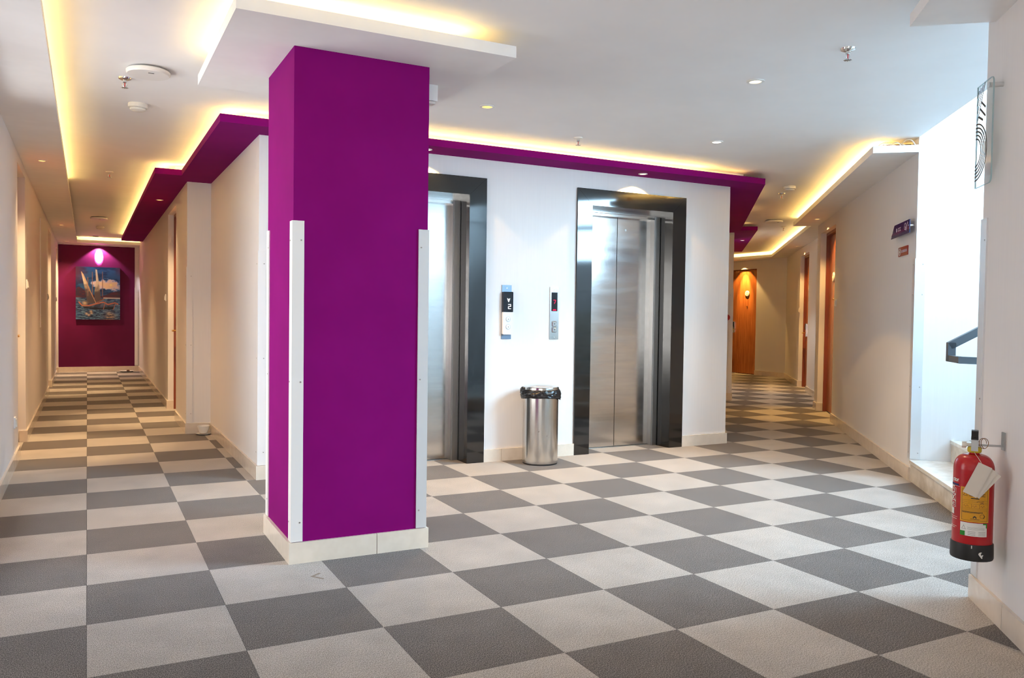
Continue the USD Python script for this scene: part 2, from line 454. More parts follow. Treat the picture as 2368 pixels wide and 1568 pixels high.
wall('wall_corridor_side', (22.1, UV(20, SL2)[1]), (22.1, 30.0), (-1, 0), 0.3, ZC, 'left side wall past the bend of the right corridor')
wall('wall_right', tuple(UV(0.3, 0)), tuple(UV(TE, 0)), N, 0.6, ZC, 'white right corridor wall with the blue and red signs', [(right_door[0] - 0.3, right_door[1] - 0.3, right_door[2])])
wall('wall_right_far', tuple(UV(TE, S2)), tuple(UV(T2C + 0.5, S2)), N, 0.5, ZC, 'set-back far stretch of the right corridor wall', [(right_door2[0] - TE, right_door2[1] - TE, right_door2[2])])
wall('wall_corridor_end', (U2, UV(T2C, S2)[1]), (U2, 30.2), (1, 0), 0.4, ZC, 'end wall of the right corridor beside the lit wooden door', [(end_door[0] - UV(T2C, S2)[1], end_door[1] - UV(T2C, S2)[1], end_door[2])])
wall('wall_corridor_bend', (22.1, 30.0), (U2, 30.0), (0, 1), 0.3, ZC, 'closing wall past the bend of the right corridor')
wall('wall_near_right', tuple(UV(TB, SN)), tuple(UV(-5.68, SN)), N, 0.4, ZC, 'shaded white wall at the right edge carrying the fire extinguisher')
wall('wall_stair_near', tuple(UV(-5.38, SN)), tuple(UV(-5.38, 5.4)), -D, 0.3, 9.2, 'near side wall of the stairwell')
wall('wall_stair', tuple(UV(0, 0)), tuple(UV(0, 5.4)), D, 0.3, 9.2, 'bright side wall of the stairwell lit by daylight')
wall('wall_stair_above', tuple(UV(-5.38, 0.2)), tuple(UV(0, 0.004)), -N, 0.1, 9.2, 'wall of the stairwell above the lobby ceiling', z0=ZC + 0.1)
wa, wb, wz0, wz1 = -5.1, -0.8, 3.9, 8.6
obj('wall_stair_back', [ts(-5.38, wa, 5.0, 5.3, -0.06, 9.2), ts(wb, 0, 5.0, 5.3, -0.06, 9.2), ts(wa, wb, 5.0, 5.3, -0.06, wz0), ts(wa, wb, 5.0, 5.3, wz1, 9.2)], 'wall_paint', tiles=True, label='outer wall of the stairwell around its tall window', cat='wall', kind='structure')
obj('ceiling_stair', ts(-5.7, 0.3, 0.0, 5.5, 9.2, 9.3), 'ceiling_paint', tiles=True, label='high ceiling of the stairwell', cat='ceiling', kind='structure')
wall('wall_lobby_left', (-5.5, -8.4), (-5.5, 1.0), (-1, 0), 0.3, ZC, 'left wall of the lobby behind the camera')
wall('wall_lobby_return', (-5.5, 1.0), (LU - 0.5, 1.0), (0, 1), 0.3, ZC, 'short wall of the lobby behind the left corridor')
bw0, bw1, bz0, bz1 = -4.8, 0.4, 0.4, 4.8
obj('wall_back', [prism(sbox(-5.5, -8.8, bw0, -8.4), -0.06, ZC), prism(sbox(bw1, -8.8, 2.0, -8.4), -0.06, ZC), prism(sbox(bw0, -8.8, bw1, -8.4), -0.06, bz0), prism(sbox(bw0, -8.8, bw1, -8.4), bz1, ZC)], 'wall_paint', tiles=True, label='wall behind the camera around the lobby window', cat='wall', kind='structure')

# windows
w1 = thing('window_1', 'tall daylight window of the stairwell', 'window', kind='structure')
bars = [ts(wa, wb, 5.08, 5.2, z, z + 0.14) for z in (wz0, 4.95, 6.6, wz1 - 0.14)] + [ts(t, t + 0.14, 5.08, 5.2, wz0, wz1) for t in (wa, -3.0, wb - 0.14)]
obj('window_frame', bars, 'white_trim', w1, tiles=True)
obj('window_pane', ts(wa, wb, 5.13, 5.15, wz0, wz1), 'window_glass', w1, tiles=True)
w2 = thing('window_2', 'lobby window behind the camera', 'window', kind='structure')
bars = [prism(sbox(bw0, -8.68, bw1, -8.56), z, z + 0.14) for z in (bz0, 3.4, bz1 - 0.14)] + [prism(sbox(u, -8.68, u + 0.14, -8.56), bz0, bz1) for u in (bw0, -2.27, bw1 - 0.14)]
obj('window_frame', bars, 'white_trim', w2, tiles=True)
obj('window_pane', prism(sbox(bw0, -8.63, bw1, -8.61), bz0, bz1), 'window_glass', w2, tiles=True)

sw0, sw1 = 1.4, 5.4
w3 = thing('window_3', 'window in the left corridor wall beside the lobby, before the visible stretch', 'window', kind='structure')
bars = [prism(sbox(LU - 0.4, sw0, LU - 0.28, sw1), z, z + 0.14) for z in (0.3, 3.4, 4.56)] + [prism(sbox(LU - 0.4, v_, LU - 0.28, v_ + 0.14), 0.3, 4.7) for v_ in (sw0, 3.33, sw1 - 0.14)]
obj('window_frame', bars, 'white_trim', w3, tiles=True)
obj('window_pane', prism(sbox(LU - 0.35, sw0, LU - 0.33, sw1), 0.3, 4.7), 'window_glass', w3, tiles=True)

# ---- ceramic baseboards, laid in pieces
BH, BT = 0.2, 0.03


def skirting(parent, p0, p1, room, step=1.2, first=None, lo=0.0, hi=0.0):
    p0, p1, room = np.array(p0, float), np.array(p1, float), np.array(room, float)
    L = np.linalg.norm(p1 - p0); d = (p1 - p0) / L
    cuts = [0.0]
    x = first if first else step
    while x < L - 0.25:
        cuts.append(x); x += step
    cuts.append(L)
    for k, (a, b) in enumerate(zip(cuts[:-1], cuts[1:])):
        a += -lo if k == 0 else 0.003
        b -= -hi if k == len(cuts) - 2 else 0.003
        obj('baseboard_tile', prism([p0 + d * a, p0 + d * b, p0 + d * b + room * BT, p0 + d * a + room * BT], 0.0, BH), 'baseboard_tile', parent, tiles=True)


def board(name, label):
    return thing(name, label, 'baseboard', kind='structure')


b = board('baseboard_left', 'cream tile baseboard along the left corridor wall')
at = 1.0
for a, c, _ in left_doors + [(FV, FV, 0)]:
    skirting(b, (LU, at), (LU, a), (1, 0)); at = c
for a, c, _ in left_doors:
    skirting(b, (LU - REC + 0.12, c), (LU + BT, c), (0, -1))
b = board('baseboard_far', 'cream tile baseboard under the magenta end wall')
skirting(b, (LU + BT, FV), (IU1 - BT, FV), (0, -1))
b = board('baseboard_inner', 'cream tile baseboard along the inner side of the left corridor and its step')
skirting(b, (IU0, 11.0), (inner_u(inner_door[0]), inner_door[0]), (-1, 0))
skirting(b, (inner_u(inner_door[1]), inner_door[1]), (IU1, FV), (-1, 0))
skirting(b, (inner_u(15.2) - BT, inner_door[1]), (inner_u(15.2) + REC - 0.09, inner_door[1]), (0, -1))
skirting(b, (IU0 - BT, 11.0), (2.15, 11.0), (0, -1))
skirting(b, (2.15, EV - BT), (2.15, 11.0 - BT), (-1, 0))
b = board('baseboard_elevator', 'cream tile baseboard along the elevator wall beside the bin')
skirting(b, (2.15, EV), (3.35, EV), (0, -1))
skirting(b, (5.68, EV), (7.39, EV), (0, -1), first=0.32)
skirting(b, (9.72, EV), (C1[0] + 0.02, EV), (0, -1))
b = board('baseboard_corridor', 'cream tile baseboard on the left side of the right corridor')
skirting(b, C1, UV(TL2, SL), N)
skirting(b, UV(TL2, SL), UV(TL2, SL2 + BT), -D)
skirting(b, UV(TL2, SL2), UV(20, SL2), N)
b = board('baseboard_right', 'cream tile baseboard along the right corridor wall')
skirting(b, UV(0, 0), UV(right_door[0], 0), -N)
skirting(b, UV(right_door[1], 0), UV(TE, 0), -N)
skirting(b, UV(right_door[1], -BT), UV(right_door[1], REC - 0.09), -D)
skirting(b, UV(TE, S2), UV(right_door2[0], S2), -N)
skirting(b, UV(right_door2[1], S2), UV(T2C, S2), -N)
skirting(b, UV(right_door2[1], S2 - BT), UV(right_door2[1], S2 + REC - 0.09), -D)
b = board('baseboard_end', 'cream tile baseboard on the end wall of the right corridor')
skirting(b, UV(T2C, S2), (U2, end_door[0]), (-1, 0))
skirting(b, (U2, end_door[1]), (U2, 29.9), (-1, 0))
b = board('baseboard_near', 'cream tile baseboard under the fire extinguisher at the right edge')
skirting(b, UV(TB, SN), UV(-5.38, SN), -N, first=1.0)

# ---- dropped soffits with their light coves


def soffit(name, label, footprint, edge, material, led_edge=None, end_edges=(), led='led', upstand_from=None, inset=0.4):
    """footprint: plan; edge: the exposed edge; the LED strip lies in the channel behind it."""
    p = thing(name, label, 'ceiling soffit', kind='structure')
    footprint = Polygon([tuple(q) for q in footprint])
    edge = LineString([tuple(q) for q in edge])
    obj('soffit_board', prism(footprint, ZS, ZS + 0.024), material, p, tiles=True)
    near = edge.buffer(0.032, cap_style='square', join_style='mitre')
    for e in end_edges:
        near = near.union(LineString([tuple(q) for q in e]).buffer(0.032, cap_style='square', join_style='mitre'))
    obj('fascia', prism(footprint.intersection(near), ZS + 0.024, ZF), material, p, tiles=True)
    up = footprint.difference(edge.buffer(inset, cap_style='square', join_style='mitre'))
    if upstand_from is not None:
        up = up.intersection(upstand_from)
    if not up.is_empty and up.area > 0.01:
        obj('upstand', prism(up, ZS + 0.024, ZC), 'white_trim', p, tiles=True)
    for e in (led_edge if led_edge is not None else [edge]):
        e = LineString([tuple(q) for q in (e.coords if isinstance(e, LineString) else e)])
        a, b_ = e.offset_curve(0.17, join_style='mitre'), e.offset_curve(-0.17, join_style='mitre')
        inside = a if footprint.intersection(a).length > footprint.intersection(b_).length else b_
        strip = inside.buffer(0.014, cap_style='flat', join_style='mitre').intersection(footprint)
        obj('led_strip', prism(strip, ZF - 0.035, ZF - 0.022), led, p, tiles=True)
        obj('led_rail', prism(strip.buffer(-0.004), ZS + 0.024, ZF - 0.035), 'white_trim', p, tiles=True)
    return p


L_in = -0.325
soffit('trim_1', 'white dropped soffit along the left corridor wall', [(-1.6, -3.0), (L_in, -3.0), (L_in, FV), (LU, FV), (LU, 1.0), (-1.6, 1.0)], [(L_in, -3.0), (L_in, FV)], 'white_trim', led_edge=[[(L_in, -2.9), (L_in, 13.3)]])
soffit('trim_2', 'white dropped soffit across the far end of the left corridor', [(L_in, 28.5), (IU1, 28.5), (IU1, FV), (L_in, FV)], [(L_in, 28.5), (IU1, 28.5)], 'white_trim')
P1 = [(1.10, 26.6), (1.10, 10.3), (1.55, 10.3), (1.55, 5.43)]
sP = -1.94
uc = A0[0] + (sP - (5.43 - A0[1]) * N[1]) / N[0]
P2 = [(uc, 5.43), tuple(UV(10.87, sP)), tuple(UV(10.87, -1.48)), tuple(UV(18.5, -1.48))]
foot = P1 + P2 + [tuple(UV(18.5, SL2)), tuple(UV(TL2, SL2)), tuple(UV(TL2, SL)), tuple(C1), (2.15, EV), (2.15, 11.0), (IU0, 11.0), (inner_u(26.6), 26.6)]
soffit('trim_3', 'purple dropped soffit wrapping around the elevator core', foot, P1 + P2, 'purple_paint', end_edges=[[(1.1, 26.6), (1.9, 26.6)]],
       led_edge=[P1 + [(9.9, 5.43)]], inset=0.38)
p3 = '/World/trim_3'
for e in ([(9.93, 5.43), (10.75, 5.43)], [UV(4.3, sP), UV(6.0, sP)], [UV(7.4, sP), UV(8.4, sP)], [UV(10.87, sP + 0.05), UV(10.87, -1.7)], [UV(13.0, -1.48), UV(17.0, -1.48)]):
    ln = LineString([tuple(q) for q in e]).offset_curve(0.17)
    obj('led_strip', prism(ln.buffer(0.014, cap_style='flat'), ZF - 0.035, ZF - 0.022), 'led_soft', p3, tiles=True)
sR = -0.63
soffit('trim_4', 'white dropped soffit along the right corridor wall ending in loose cables', [UV(0, 0), UV(0, sR), UV(TE, sR), UV(TE, 0)], [UV(0, sR), UV(TE, sR)], 'white_trim',
       end_edges=[[UV(0, sR), UV(0, 0)], [UV(TE, sR), UV(TE, 0)]], led='led_bright', led_edge=[[UV(0.25, sR), UV(TE - 0.1, sR)]], upstand_from=quad(1.2, TE, -0.6, 0.1), inset=0.42)
uI = U2 - 0.63
sI = S2 - 0.63
tI = (uI - A0[0] - sI * N[0]) / D[0]
corner = UV(tI, sI)
soffit('trim_5', 'white dropped soffit along the far bend of the right corridor', [UV(TE, S2), UV(TE, sI), tuple(corner), (uI, 30.0), (U2, 30.0), UV(T2C, S2)], [UV(TE, sI), tuple(corner), (uI, 30.0)], 'white_trim', led='led_bright')
soffit('trim_6', 'white dropped soffit corner at the top right edge', [UV(-14.5, SN), UV(-14.5, -1.45), UV(-5.55, -1.45), UV(-5.55, SN)], [UV(-14.5, -1.45), UV(-5.55, -1.45)], 'white_trim',
       end_edges=[[UV(-5.55, -1.45), UV(-5.55, SN)]], led_edge=[[UV(-14.4, -1.45), UV(-7.6, -1.45)]])

# loose cables lying on the open end of trim_4
cab = thing('cable_tangle', 'loose white cables on top of the soffit end beside the stair opening', 'cable')
for k, (s0, s1, h, off) in enumerate([(-0.56, -0.28, 0.10, 0.10), (-0.50, -0.14, 0.085, 0.16), (-0.24, -0.06, 0.09, 0.1), (-0.40, -0.20, 0.06, 0.2), (-0.58, -0.10, 0.05, 0.26)]):
    pts = []
    for x in np.linspace(0, 1, 16):
        q = UV(off + 0.14 * math.sin(3 * x + k), s0 + (s1 - s0) * x)
        pts.append((q[0] * S, q[1] * S, (ZF - 0.012 + min(0.105, h * 1.1) * math.sin(math.pi * x)) * S))
    obj('cable', tube(pts, 0.0035, 6), 'cable_white', cab, smooth=True)
obj('timber_batten', [ts(0.36, 0.42, -0.42, -0.02, ZS + 0.024, ZC - 0.03)], 'timber', cab, tiles=True, label='rough brown timber batten')

# ---- square panel over the column
pn = thing('ceiling_panel', 'square white dropped ceiling panel glowing at its edges above the purple column', 'ceiling panel')
pa = sbox(1.09, 1.17, 3.68, 3.76)
obj('panel_board', prism(pa, ZS, ZS + 0.024), 'white_trim', pn, tiles=True)
obj('fascia', prism(pa.difference(pa.buffer(-0.032, join_style=2)), ZS + 0.024, ZF + 0.005), 'white_trim', pn, tiles=True)
obj('upstand', prism(pa.buffer(-0.38, join_style=2), ZS + 0.024, ZC), 'white_trim', pn, tiles=True)
obj('led_strip', prism(sbox(1.24, 1.5, 1.266, 3.2), ZF - 0.035, ZF - 0.022), 'led', pn, tiles=True)
obj('led_strip', prism(sbox(1.26, 1.32, 3.25, 1.346), ZF - 0.035, ZF - 0.022), 'led', pn, tiles=True)

# ================================================================== THE COLUMN
co = thing('column', 'square purple column standing on the carpet in front of the elevators', 'column', (2.39 * S, 2.48 * S, 0))
obj('shaft', bx(CU0, CU1, CV0, CV1, 0.0, ZS), 'purple_paint', co, tiles=True)
for p0, p1, rm, first in (((CU0 - BT, CV0), (CU1 + BT, CV0), (0, -1), 0.86), ((CU0, CV0), (CU0, CV1), (-1, 0), 0.9), ((CU1, CV0), (CU1, CV1), (1, 0), 0.9), ((CU0 - BT, CV1), (CU1 + BT, CV1), (0, 1), 0.8)):
    skirting(co, p0, p1, rm, first=first)


def guard(label, corner, d1, d2, z0, z1, w=0.1, th=0.012, material='guard_white', screws=(0.06, 0.5, 0.94), only=None):
    """L-shaped corner guard; the corner is the edge of the wall, d1 and d2 run along its two faces away from it."""
    c, d1, d2 = np.array(corner, float), np.array(d1, float), np.array(d2, float)
    g = thing('corner_guard', label, 'corner guard', (c[0] * S, c[1] * S, z0 * S), group='corner guards on the wall edges')
    o = -(d1 + d2)

    def leg(a, bdir):
        return prism(Polygon([c - bdir * th - a * th, c + a * w - bdir * th, c + a * w, c - a * th]), z0, z1)
    m1 = prism(Polygon([tuple(c - d2 * th - d1 * th), tuple(c + d1 * w - d2 * th), tuple(c + d1 * w), tuple(c - d1 * th)]).buffer(0), z0, z1)
    m2 = prism(Polygon([tuple(c - d1 * th), tuple(c + d2 * w - d1 * th), tuple(c + d2 * w), tuple(c)]).buffer(0), z0, z1)
    obj('guard_profile', [m1, m2], material, g, tiles=True)
    for f in screws:
        z = (z0 + (z1 - z0) * f) * S
        for dd, nn in ((d1, -d2), (d2, -d1)):
            p = (c + dd * w * 0.72 + nn * th) * S
            x = np.array([dd[0], dd[1], 0]); y = np.array([0, 0, 1.0]); zz = np.array([nn[0], nn[1], 0])
            if np.cross(x, y) @ zz < 0:
                x = -x
            obj('screw', frame_to(cyl(0.004, 0.0016, 10), (p[0], p[1], z), x, y, zz), 'screw', g)
    return g


GZ0, GZ1 = BH + 0.005, 3.24
guard('white corner guard on the near front edge of the purple column', (CU0, CV0), (1, 0), (0, 1), GZ0, GZ1)
guard('pale corner guard on the right front edge of the purple column', (CU1, CV0), (-1, 0), (0, 1), GZ0, GZ1 - 0.01, material='guard_metal')
guard('corner guard on the rear left edge of the purple column', (CU0, CV1), (1, 0), (0, -1), GZ0, GZ1)
guard('white corner guard on the wall edge just left of the purple column', (2.15, EV), (1, 0), (0, 1), GZ0, GZ1)
guard('white corner guard on the step of the left corridor above the bowl', (IU0, 11.0), (1, 0), (0, 1), GZ0, GZ1 - 0.01)
guard('dull white corner guard at the end of the left corridor beside the magenta wall', (1.66, FV - 0.02), (1, 0), (0, 1), GZ0 + 0.02, 3.25)
guard('pale metal corner guard on the right wall edge beside the stair', UV(0, 0), D, N, 0.33, 3.3, w=0.13, material='guard_metal', screws=(0.03, 0.36, 0.82, 0.97))
guard('grey corner guard on the near right wall edge above the fire extinguisher', UV(-5.38, SN), -D, N, GZ0, 3.25, w=0.13, material='guard_metal')
guard('white corner guard on the step of the right corridor below the red alarm', UV(TL2, SL2), D, -N, GZ0, 3.23)

# ================================================================== ELEVATORS


def elevator(uo0, uo1, label):
    cu = (uo0 + uo1) / 2
    e = thing('elevator', label, 'elevator', (cu * S, 6.2 * S, 0), group='elevators')
    ui0, ui1, zo, zi = uo0 + 0.3, uo1 - 0.3, 4.56, 4.28
    y0, y1 = EV - 0.035, 6.34
    g = 0.003

    def face(poly):                              # poly in (u, z) extruded along v
        m = prism(Polygon(poly), 0, y1 - y0)
        return frame_to(m, (0, y1, 0), (1, 0, 0), (0, 0, 1.0), (0, -1, 0))
    obj('granite_jamb', face([(uo0, 0), (ui0, 0), (ui0, zi), (uo0, zo)]), 'granite', e, tiles=True)
    obj('granite_jamb', face([(ui1, 0), (uo1, 0), (uo1, zo), (ui1, zi)]), 'granite', e, tiles=True)
    obj('granite_head', face([(ui0 + g, zi), (ui1 - g, zi), (uo1 - g, zo), (uo0 + g, zo)]), 'granite', e, tiles=True)
    for a, b_ in ((ui0, ui0 + 0.12), (ui1 - 0.12, ui1)):
        obj('steel_jamb', [bx(a, b_, 6.34, 6.50, 0, zi), bx(a + 0.02, b_ - 0.02, 6.325, 6.34, 0, zi)], 'steel_dull', e, tiles=True)
    obj('steel_head', [bx(ui0 + 0.12, ui1 - 0.12, 6.34, 6.50, 4.17, zi), bx(ui0, ui1, 6.30, 6.34, 4.22, zi)], 'steel_bright', e, tiles=True)
    mid = cu
    l1 = obj('door_panel', bx(ui0 + 0.02, mid - 0.006, 6.46, 6.51, 0.015, 4.2), 'steel', e, tiles=True)
    l2 = obj('door_panel', bx(mid + 0.006, ui1 - 0.02, 6.46, 6.51, 0.015, 4.2), 'steel', e, tiles=True)
    k = frame_to(cyl(0.022, 0.006, 16), (mid + 0.18, 6.46, 3.96), (1, 0, 0), (0, 0, 1.0), (0, -1, 0))
    obj('keyhole', k, 'screw', l2, tiles=True)
    obj('door_gap', bx(mid - 0.006, mid + 0.006, 6.50, 6.53, 0.015, 4.2), 'gasket_dark', e, tiles=True)
    obj('sill', bx(ui0, ui1, 6.42, 6.54, -0.016, 0.008), 'steel_dull', e, tiles=True)
    obj('shaft_back', bx(ui0, ui1, 6.53, 6.6, 0.0, 4.28), 'gasket_dark', e, tiles=True)
    return e


elevator(3.35, 5.68, 'steel elevator doors in black granite frame half hidden behind the purple column')
elevator(7.39, 9.72, 'steel elevator doors in black granite frame to the right of the steel bin')


def call_panel(u, label):
    return thing('call_panel', label, 'elevator call panel', (u * S, EV * S, 1.99 * S), group='elevator call panels')


FX, FY, FZ = (1, 0, 0), (0, 0, 1.0), (0, -1, 0)        # a front view on the elevator wall: x right, y up, z towards the room


def front(m, u, z, out=0.0):
    return frame_to(m, (u, EV - out, z), FX, FY, FZ)


def slab2(poly, depth):
    return prism(poly, 0, depth)


c1 = call_panel(6.07, 'elevator call panel with white lower half and a down arrow over a 2')
obj('backplate', front(slab2(rounded_rect(0.175, 0.88, 0.004), 0.012), 6.07, 2.43), 'steel_blue', c1, tiles=True)
obj('screw', front(cyl(0.012, 0.005, 10), 6.07, 2.82, 0.012), 'steel_bright', c1, tiles=True)
obj('display', front(slab2(rounded_rect(0.18, 0.33, 0.015), 0.05), 6.075, 2.595, 0.012), 'black_gloss', c1, tiles=True)
obj('button_housing', front(slab2(rounded_rect(0.18, 0.37, 0.02), 0.05), 6.075, 2.25, 0.012), 'white_plastic', c1, tiles=True)
for z in (2.315, 2.19):
    obj('button_ring', front(lathe([(0.036, 0), (0.043, 0), (0.043, 0.004), (0.036, 0.004), (0.036, 0)], 24), 6.075, z, 0.062), 'steel_dull', c1, smooth=40, tiles=True)
    bt = obj('button', front(lathe([(0, 0), (0.036, 0), (0.036, 0.008), (0.03, 0.012), (0, 0.012)], 24), 6.075, z, 0.062), 'white_plastic', c1, smooth=40, tiles=True)
    sgn = 1 if z > 2.25 else -1
    obj('arrow', front(slab2(Polygon([(-0.01, -0.008 * sgn), (0.01, -0.008 * sgn), (0, 0.012 * sgn)]), 0.002), 6.075, z, 0.0745), 'ink_grey', bt, tiles=True)
obj('arrow', front(slab2(Polygon([(-0.028, 0.03), (-0.012, 0.024), (0, 0.012), (0.012, 0.024), (0.028, 0.03), (0.006, -0.03), (-0.006, -0.03)]), 0.003), 6.08, 2.625, 0.0625), 'digit_white', c1, tiles=True)


def strokes(segs, w):
    return shapely.union_all([LineString(s).buffer(w, cap_style='square') for s in segs])


two = strokes([[(-0.022, 0.033), (0.022, 0.033), (0.022, 0.0), (-0.022, 0.0), (-0.022, -0.033), (0.022, -0.033)]], 0.0055)
obj('digit', front(slab2(two, 0.003), 6.098, 2.52, 0.0625), 'digit_white', c1, tiles=True)

c2 = call_panel(6.97, 'slim steel elevator call panel showing a red 7')
obj('backplate', front(slab2(rounded_rect(0.172, 0.88, 0.004), 0.014), 6.97, 2.425), 'steel_bright', c2, tiles=True)
for z in (2.82, 2.02):
    obj('screw', front(cyl(0.011, 0.004, 10), 6.97, z, 0.014), 'screw', c2, tiles=True)
obj('display', front(slab2(sbox(-0.056, -0.157, 0.056, 0.157), 0.006), 6.97, 2.615, 0.014), 'black_gloss', c2, tiles=True)
seven = strokes([[(-0.018, 0.028), (0.016, 0.028), (0.016, 0.012), (-0.002, -0.028)]], 0.0055)
obj('digit', front(slab2(seven, 0.003), 6.97, 2.615, 0.0203), 'digit_red', c2, tiles=True)
obj('arrow', front(slab2(Polygon([(-0.034, -0.012), (0.034, -0.012), (0.03, 0.004), (0.012, 0.014), (0, 0.006), (-0.012, 0.014), (-0.03, 0.004)]), 0.003), 6.97, 2.48, 0.0203), 'digit_red', c2, tiles=True)
for z in (2.245, 2.145):
    obj('button_ring', front(slab2(rounded_rect(0.094, 0.094, 0.02), 0.004), 6.97, z, 0.014), 'ink_grey', c2, tiles=True)
    bt = obj('button', front(bevel_slab(rounded_rect(0.076, 0.076, 0.018), 0.018, 0.006), 6.97, z, 0.014), 'chrome', c2, tiles=True)
    sgn = 1 if z > 2.2 else -1
    obj('arrow', front(slab2(Polygon([(-0.012, -0.008 * sgn), (0.012, -0.008 * sgn), (0, 0.012 * sgn)]), 0.002), 6.97, z, 0.0322), 'ink_dark', bt, tiles=True)

# ================================================================== ROOM DOORS


def door(name, label, p, along, into, width, head, depth=REC, plate=True, handle_far=True, plate_x=None):
    """p: near jamb on the wall line; along: towards the far jamb; into: into the wall. Tiles."""
    p, al, it = np.array(p, float), np.array(along, float), np.array(into, float)
    d = thing(name, label, 'door', ((p + al * width / 2) * S).tolist() + [0], kind='structure')
    X, Y, Z = np.array([*al, 0]), np.array([0, 0, 1.0]), np.array([*(-it), 0])
    if np.cross(X, Y) @ Z < 0:
        mirror = True
    else:
        mirror = False

    def at(m, x, z, out=0.0):
        """m drawn with x along the wall, y up, z out to the room, its origin on the leaf's face."""
        o = p + al * x + it * (depth - out)
        T = np.eye(4); T[:3, 0] = X; T[:3, 1] = Y; T[:3, 2] = Z; T[:3, 3] = (o[0], o[1], z)
        m = m.copy(); m.apply_transform(T)
        return m
    fr = 0.07
    fd = 0.085
    if depth < 0.15:
        fr, fd = 0.03, 0.02
    obj('door_frame', [at(bx(0, fr, 0, head, -0.1, fd), 0, 0), at(bx(width - fr, width, 0, head, -0.1, fd), 0, 0), at(bx(fr, width - fr, head - fr, head, -0.1, fd), 0, 0)], 'wood_frame', d, tiles=True)
    x0, x1 = fr + 0.006, width - fr - 0.006
    g1, g2 = (x1 - 0.34, x1 - 0.46) if handle_far else (x0 + 0.46, x0 + 0.34)          # two upright grooves near the lock side
    for a, b_ in ((x0, g2 - 0.006), (g2 + 0.006, g1 - 0.006), (g1 + 0.006, x1)):
        obj('door_leaf_board', at(bx(a, b_, 0.02, head - fr - 0.006, -0.08, 0.0), 0, 0), 'wood', d, tiles=True)
    obj('groove', at(bx(x0, x1, 0.02, head - fr - 0.01, -0.085, -0.012), 0, 0), 'gasket_dark', d, tiles=True)
    hx = x1 - 0.17 if handle_far else x0 + 0.17
    h = obj('lock_plate', at(bevel_slab(rounded_rect(0.12, 0.50, 0.03), 0.04, 0.008), hx, 2.0, 0.0), 'chrome', d, tiles=True)
    obj('card_reader', at(bevel_slab(rounded_rect(0.09, 0.2, 0.02), 0.02, 0.004), hx, 2.12, 0.04), 'black_gloss', h, tiles=True)
    lever = [moved(cyl(0.022, 0.09, 14), 0, 0, 0.03)]
    lv = frame_to(cyl(0.017, 0.24, 12), (0, 0, 0.11), (0, 0, 1), (0, 1, 0), (-1, 0, 0))
    obj('lever', [at(m, hx, 1.9, 0.03) for m in lever + [lv]], 'brass', h, smooth=40, tiles=True)
    if plate:
        cx = plate_x if plate_x else (x0 + g2) / 2 + 0.05
        q = obj('number_plate', at(lathe([(0, 0), (0.125, 0), (0.125, 0.02), (0.11, 0.03), (0.085, 0.03), (0.085, 0.026), (0, 0.026)], 28), cx, 3.44), 'white_plastic', d, smooth=40, tiles=True)
        obj('number_disc', at(cyl(0.084, 0.003, 24), cx, 3.44, 0.027), 'number_plate', q, tiles=True)
        obj('numeral', [at(bx(x - 0.012, x + 0.012, -0.028, 0.028, 0, 0.004), cx, 3.44, 0.03) for x in (-0.04, 0.0, 0.04)], 'label_white', q, tiles=True)
        obj('peephole', at(lathe([(0, 0), (0.026, 0), (0.024, 0.014), (0.012, 0.02), (0, 0.014)], 16), cx, 2.89), 'brass', d, smooth=40, tiles=True)
    return d


for k, (a, b_, h) in enumerate(left_doors):
    door('door_%d' % (k + 1), ['wooden room door in the nearest recess of the left corridor wall', 'wooden room door in the middle recess of the left corridor wall', 'wooden room door in the farthest recess of the left corridor wall'][k],
         (LU, a), (0, 1), (-1, 0), b_ - a, h)
door('door_4', 'wooden room door with brass lever in the inner wall of the left corridor', (inner_u(14), inner_door[0]), (0, 1), (1, 0), inner_door[1] - inner_door[0], inner_door[2])
door('door_5', 'wooden room door in the right corridor wall nearest the signs', UV(right_door[0], 0), D, N, right_door[1] - right_door[0], right_door[2], handle_far=False, plate_x=1.50)
door('door_6', 'wooden room door in the set-back far stretch of the right corridor', UV(right_door2[0], S2), D, N, right_door2[1] - right_door2[0], right_door2[2], plate_x=1.42)
door('door_7', 'orange-brown wooden door lit by a spotlight at the end of the right corridor', (U2, end_door[0]), (0, 1), (1, 0), end_door[1] - end_door[0], end_door[2], depth=0.08)

# ================================================================== STAIR
st = thing('staircase', 'cream marble steps climbing out of the lobby on the right', 'staircase', (UV(-1.2, 0.3)[0] * S, UV(-1.2, 0.3)[1] * S, 0))
RISE, RUN = 0.315, 0.545
for k in range(8):
    z, s0 = RISE * k, RUN * k
    tw = -5.38 if k == 0 else -2.4
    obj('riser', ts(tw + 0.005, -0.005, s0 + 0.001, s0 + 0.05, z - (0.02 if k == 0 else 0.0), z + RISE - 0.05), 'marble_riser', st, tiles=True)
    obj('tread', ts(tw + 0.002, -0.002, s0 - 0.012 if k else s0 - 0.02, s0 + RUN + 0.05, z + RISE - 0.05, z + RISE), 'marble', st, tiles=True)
obj('landing', ts(-5.375, -2.405, RUN + 0.06, 4.95, RISE - 0.1, RISE), 'marble', st, tiles=True)
rl = thing('handrail', 'dark grey square-tube handrail at the foot of the stair', 'handrail', (UV(-2.4, 0.15)[0] * S, UV(-2.4, 0.15)[1] * S, RISE * S))


def beam(p, q, w, h):
    """Square tube between two (t, s, z) points."""
    a, b_ = np.array([*UV(p[0], p[1]), p[2]]), np.array([*UV(q[0], q[1]), q[2]])
    z = b_ - a; L = np.linalg.norm(z); z /= L
    x = np.cross(z, [0, 0, 1.0]) if abs(z[2]) < 0.95 else np.array([*D, 0])
    x /= np.linalg.norm(x); y = np.cross(z, x)
    return frame_to(bx(-w / 2, w / 2, -h / 2, h / 2, 0, L), a, x, y, z)


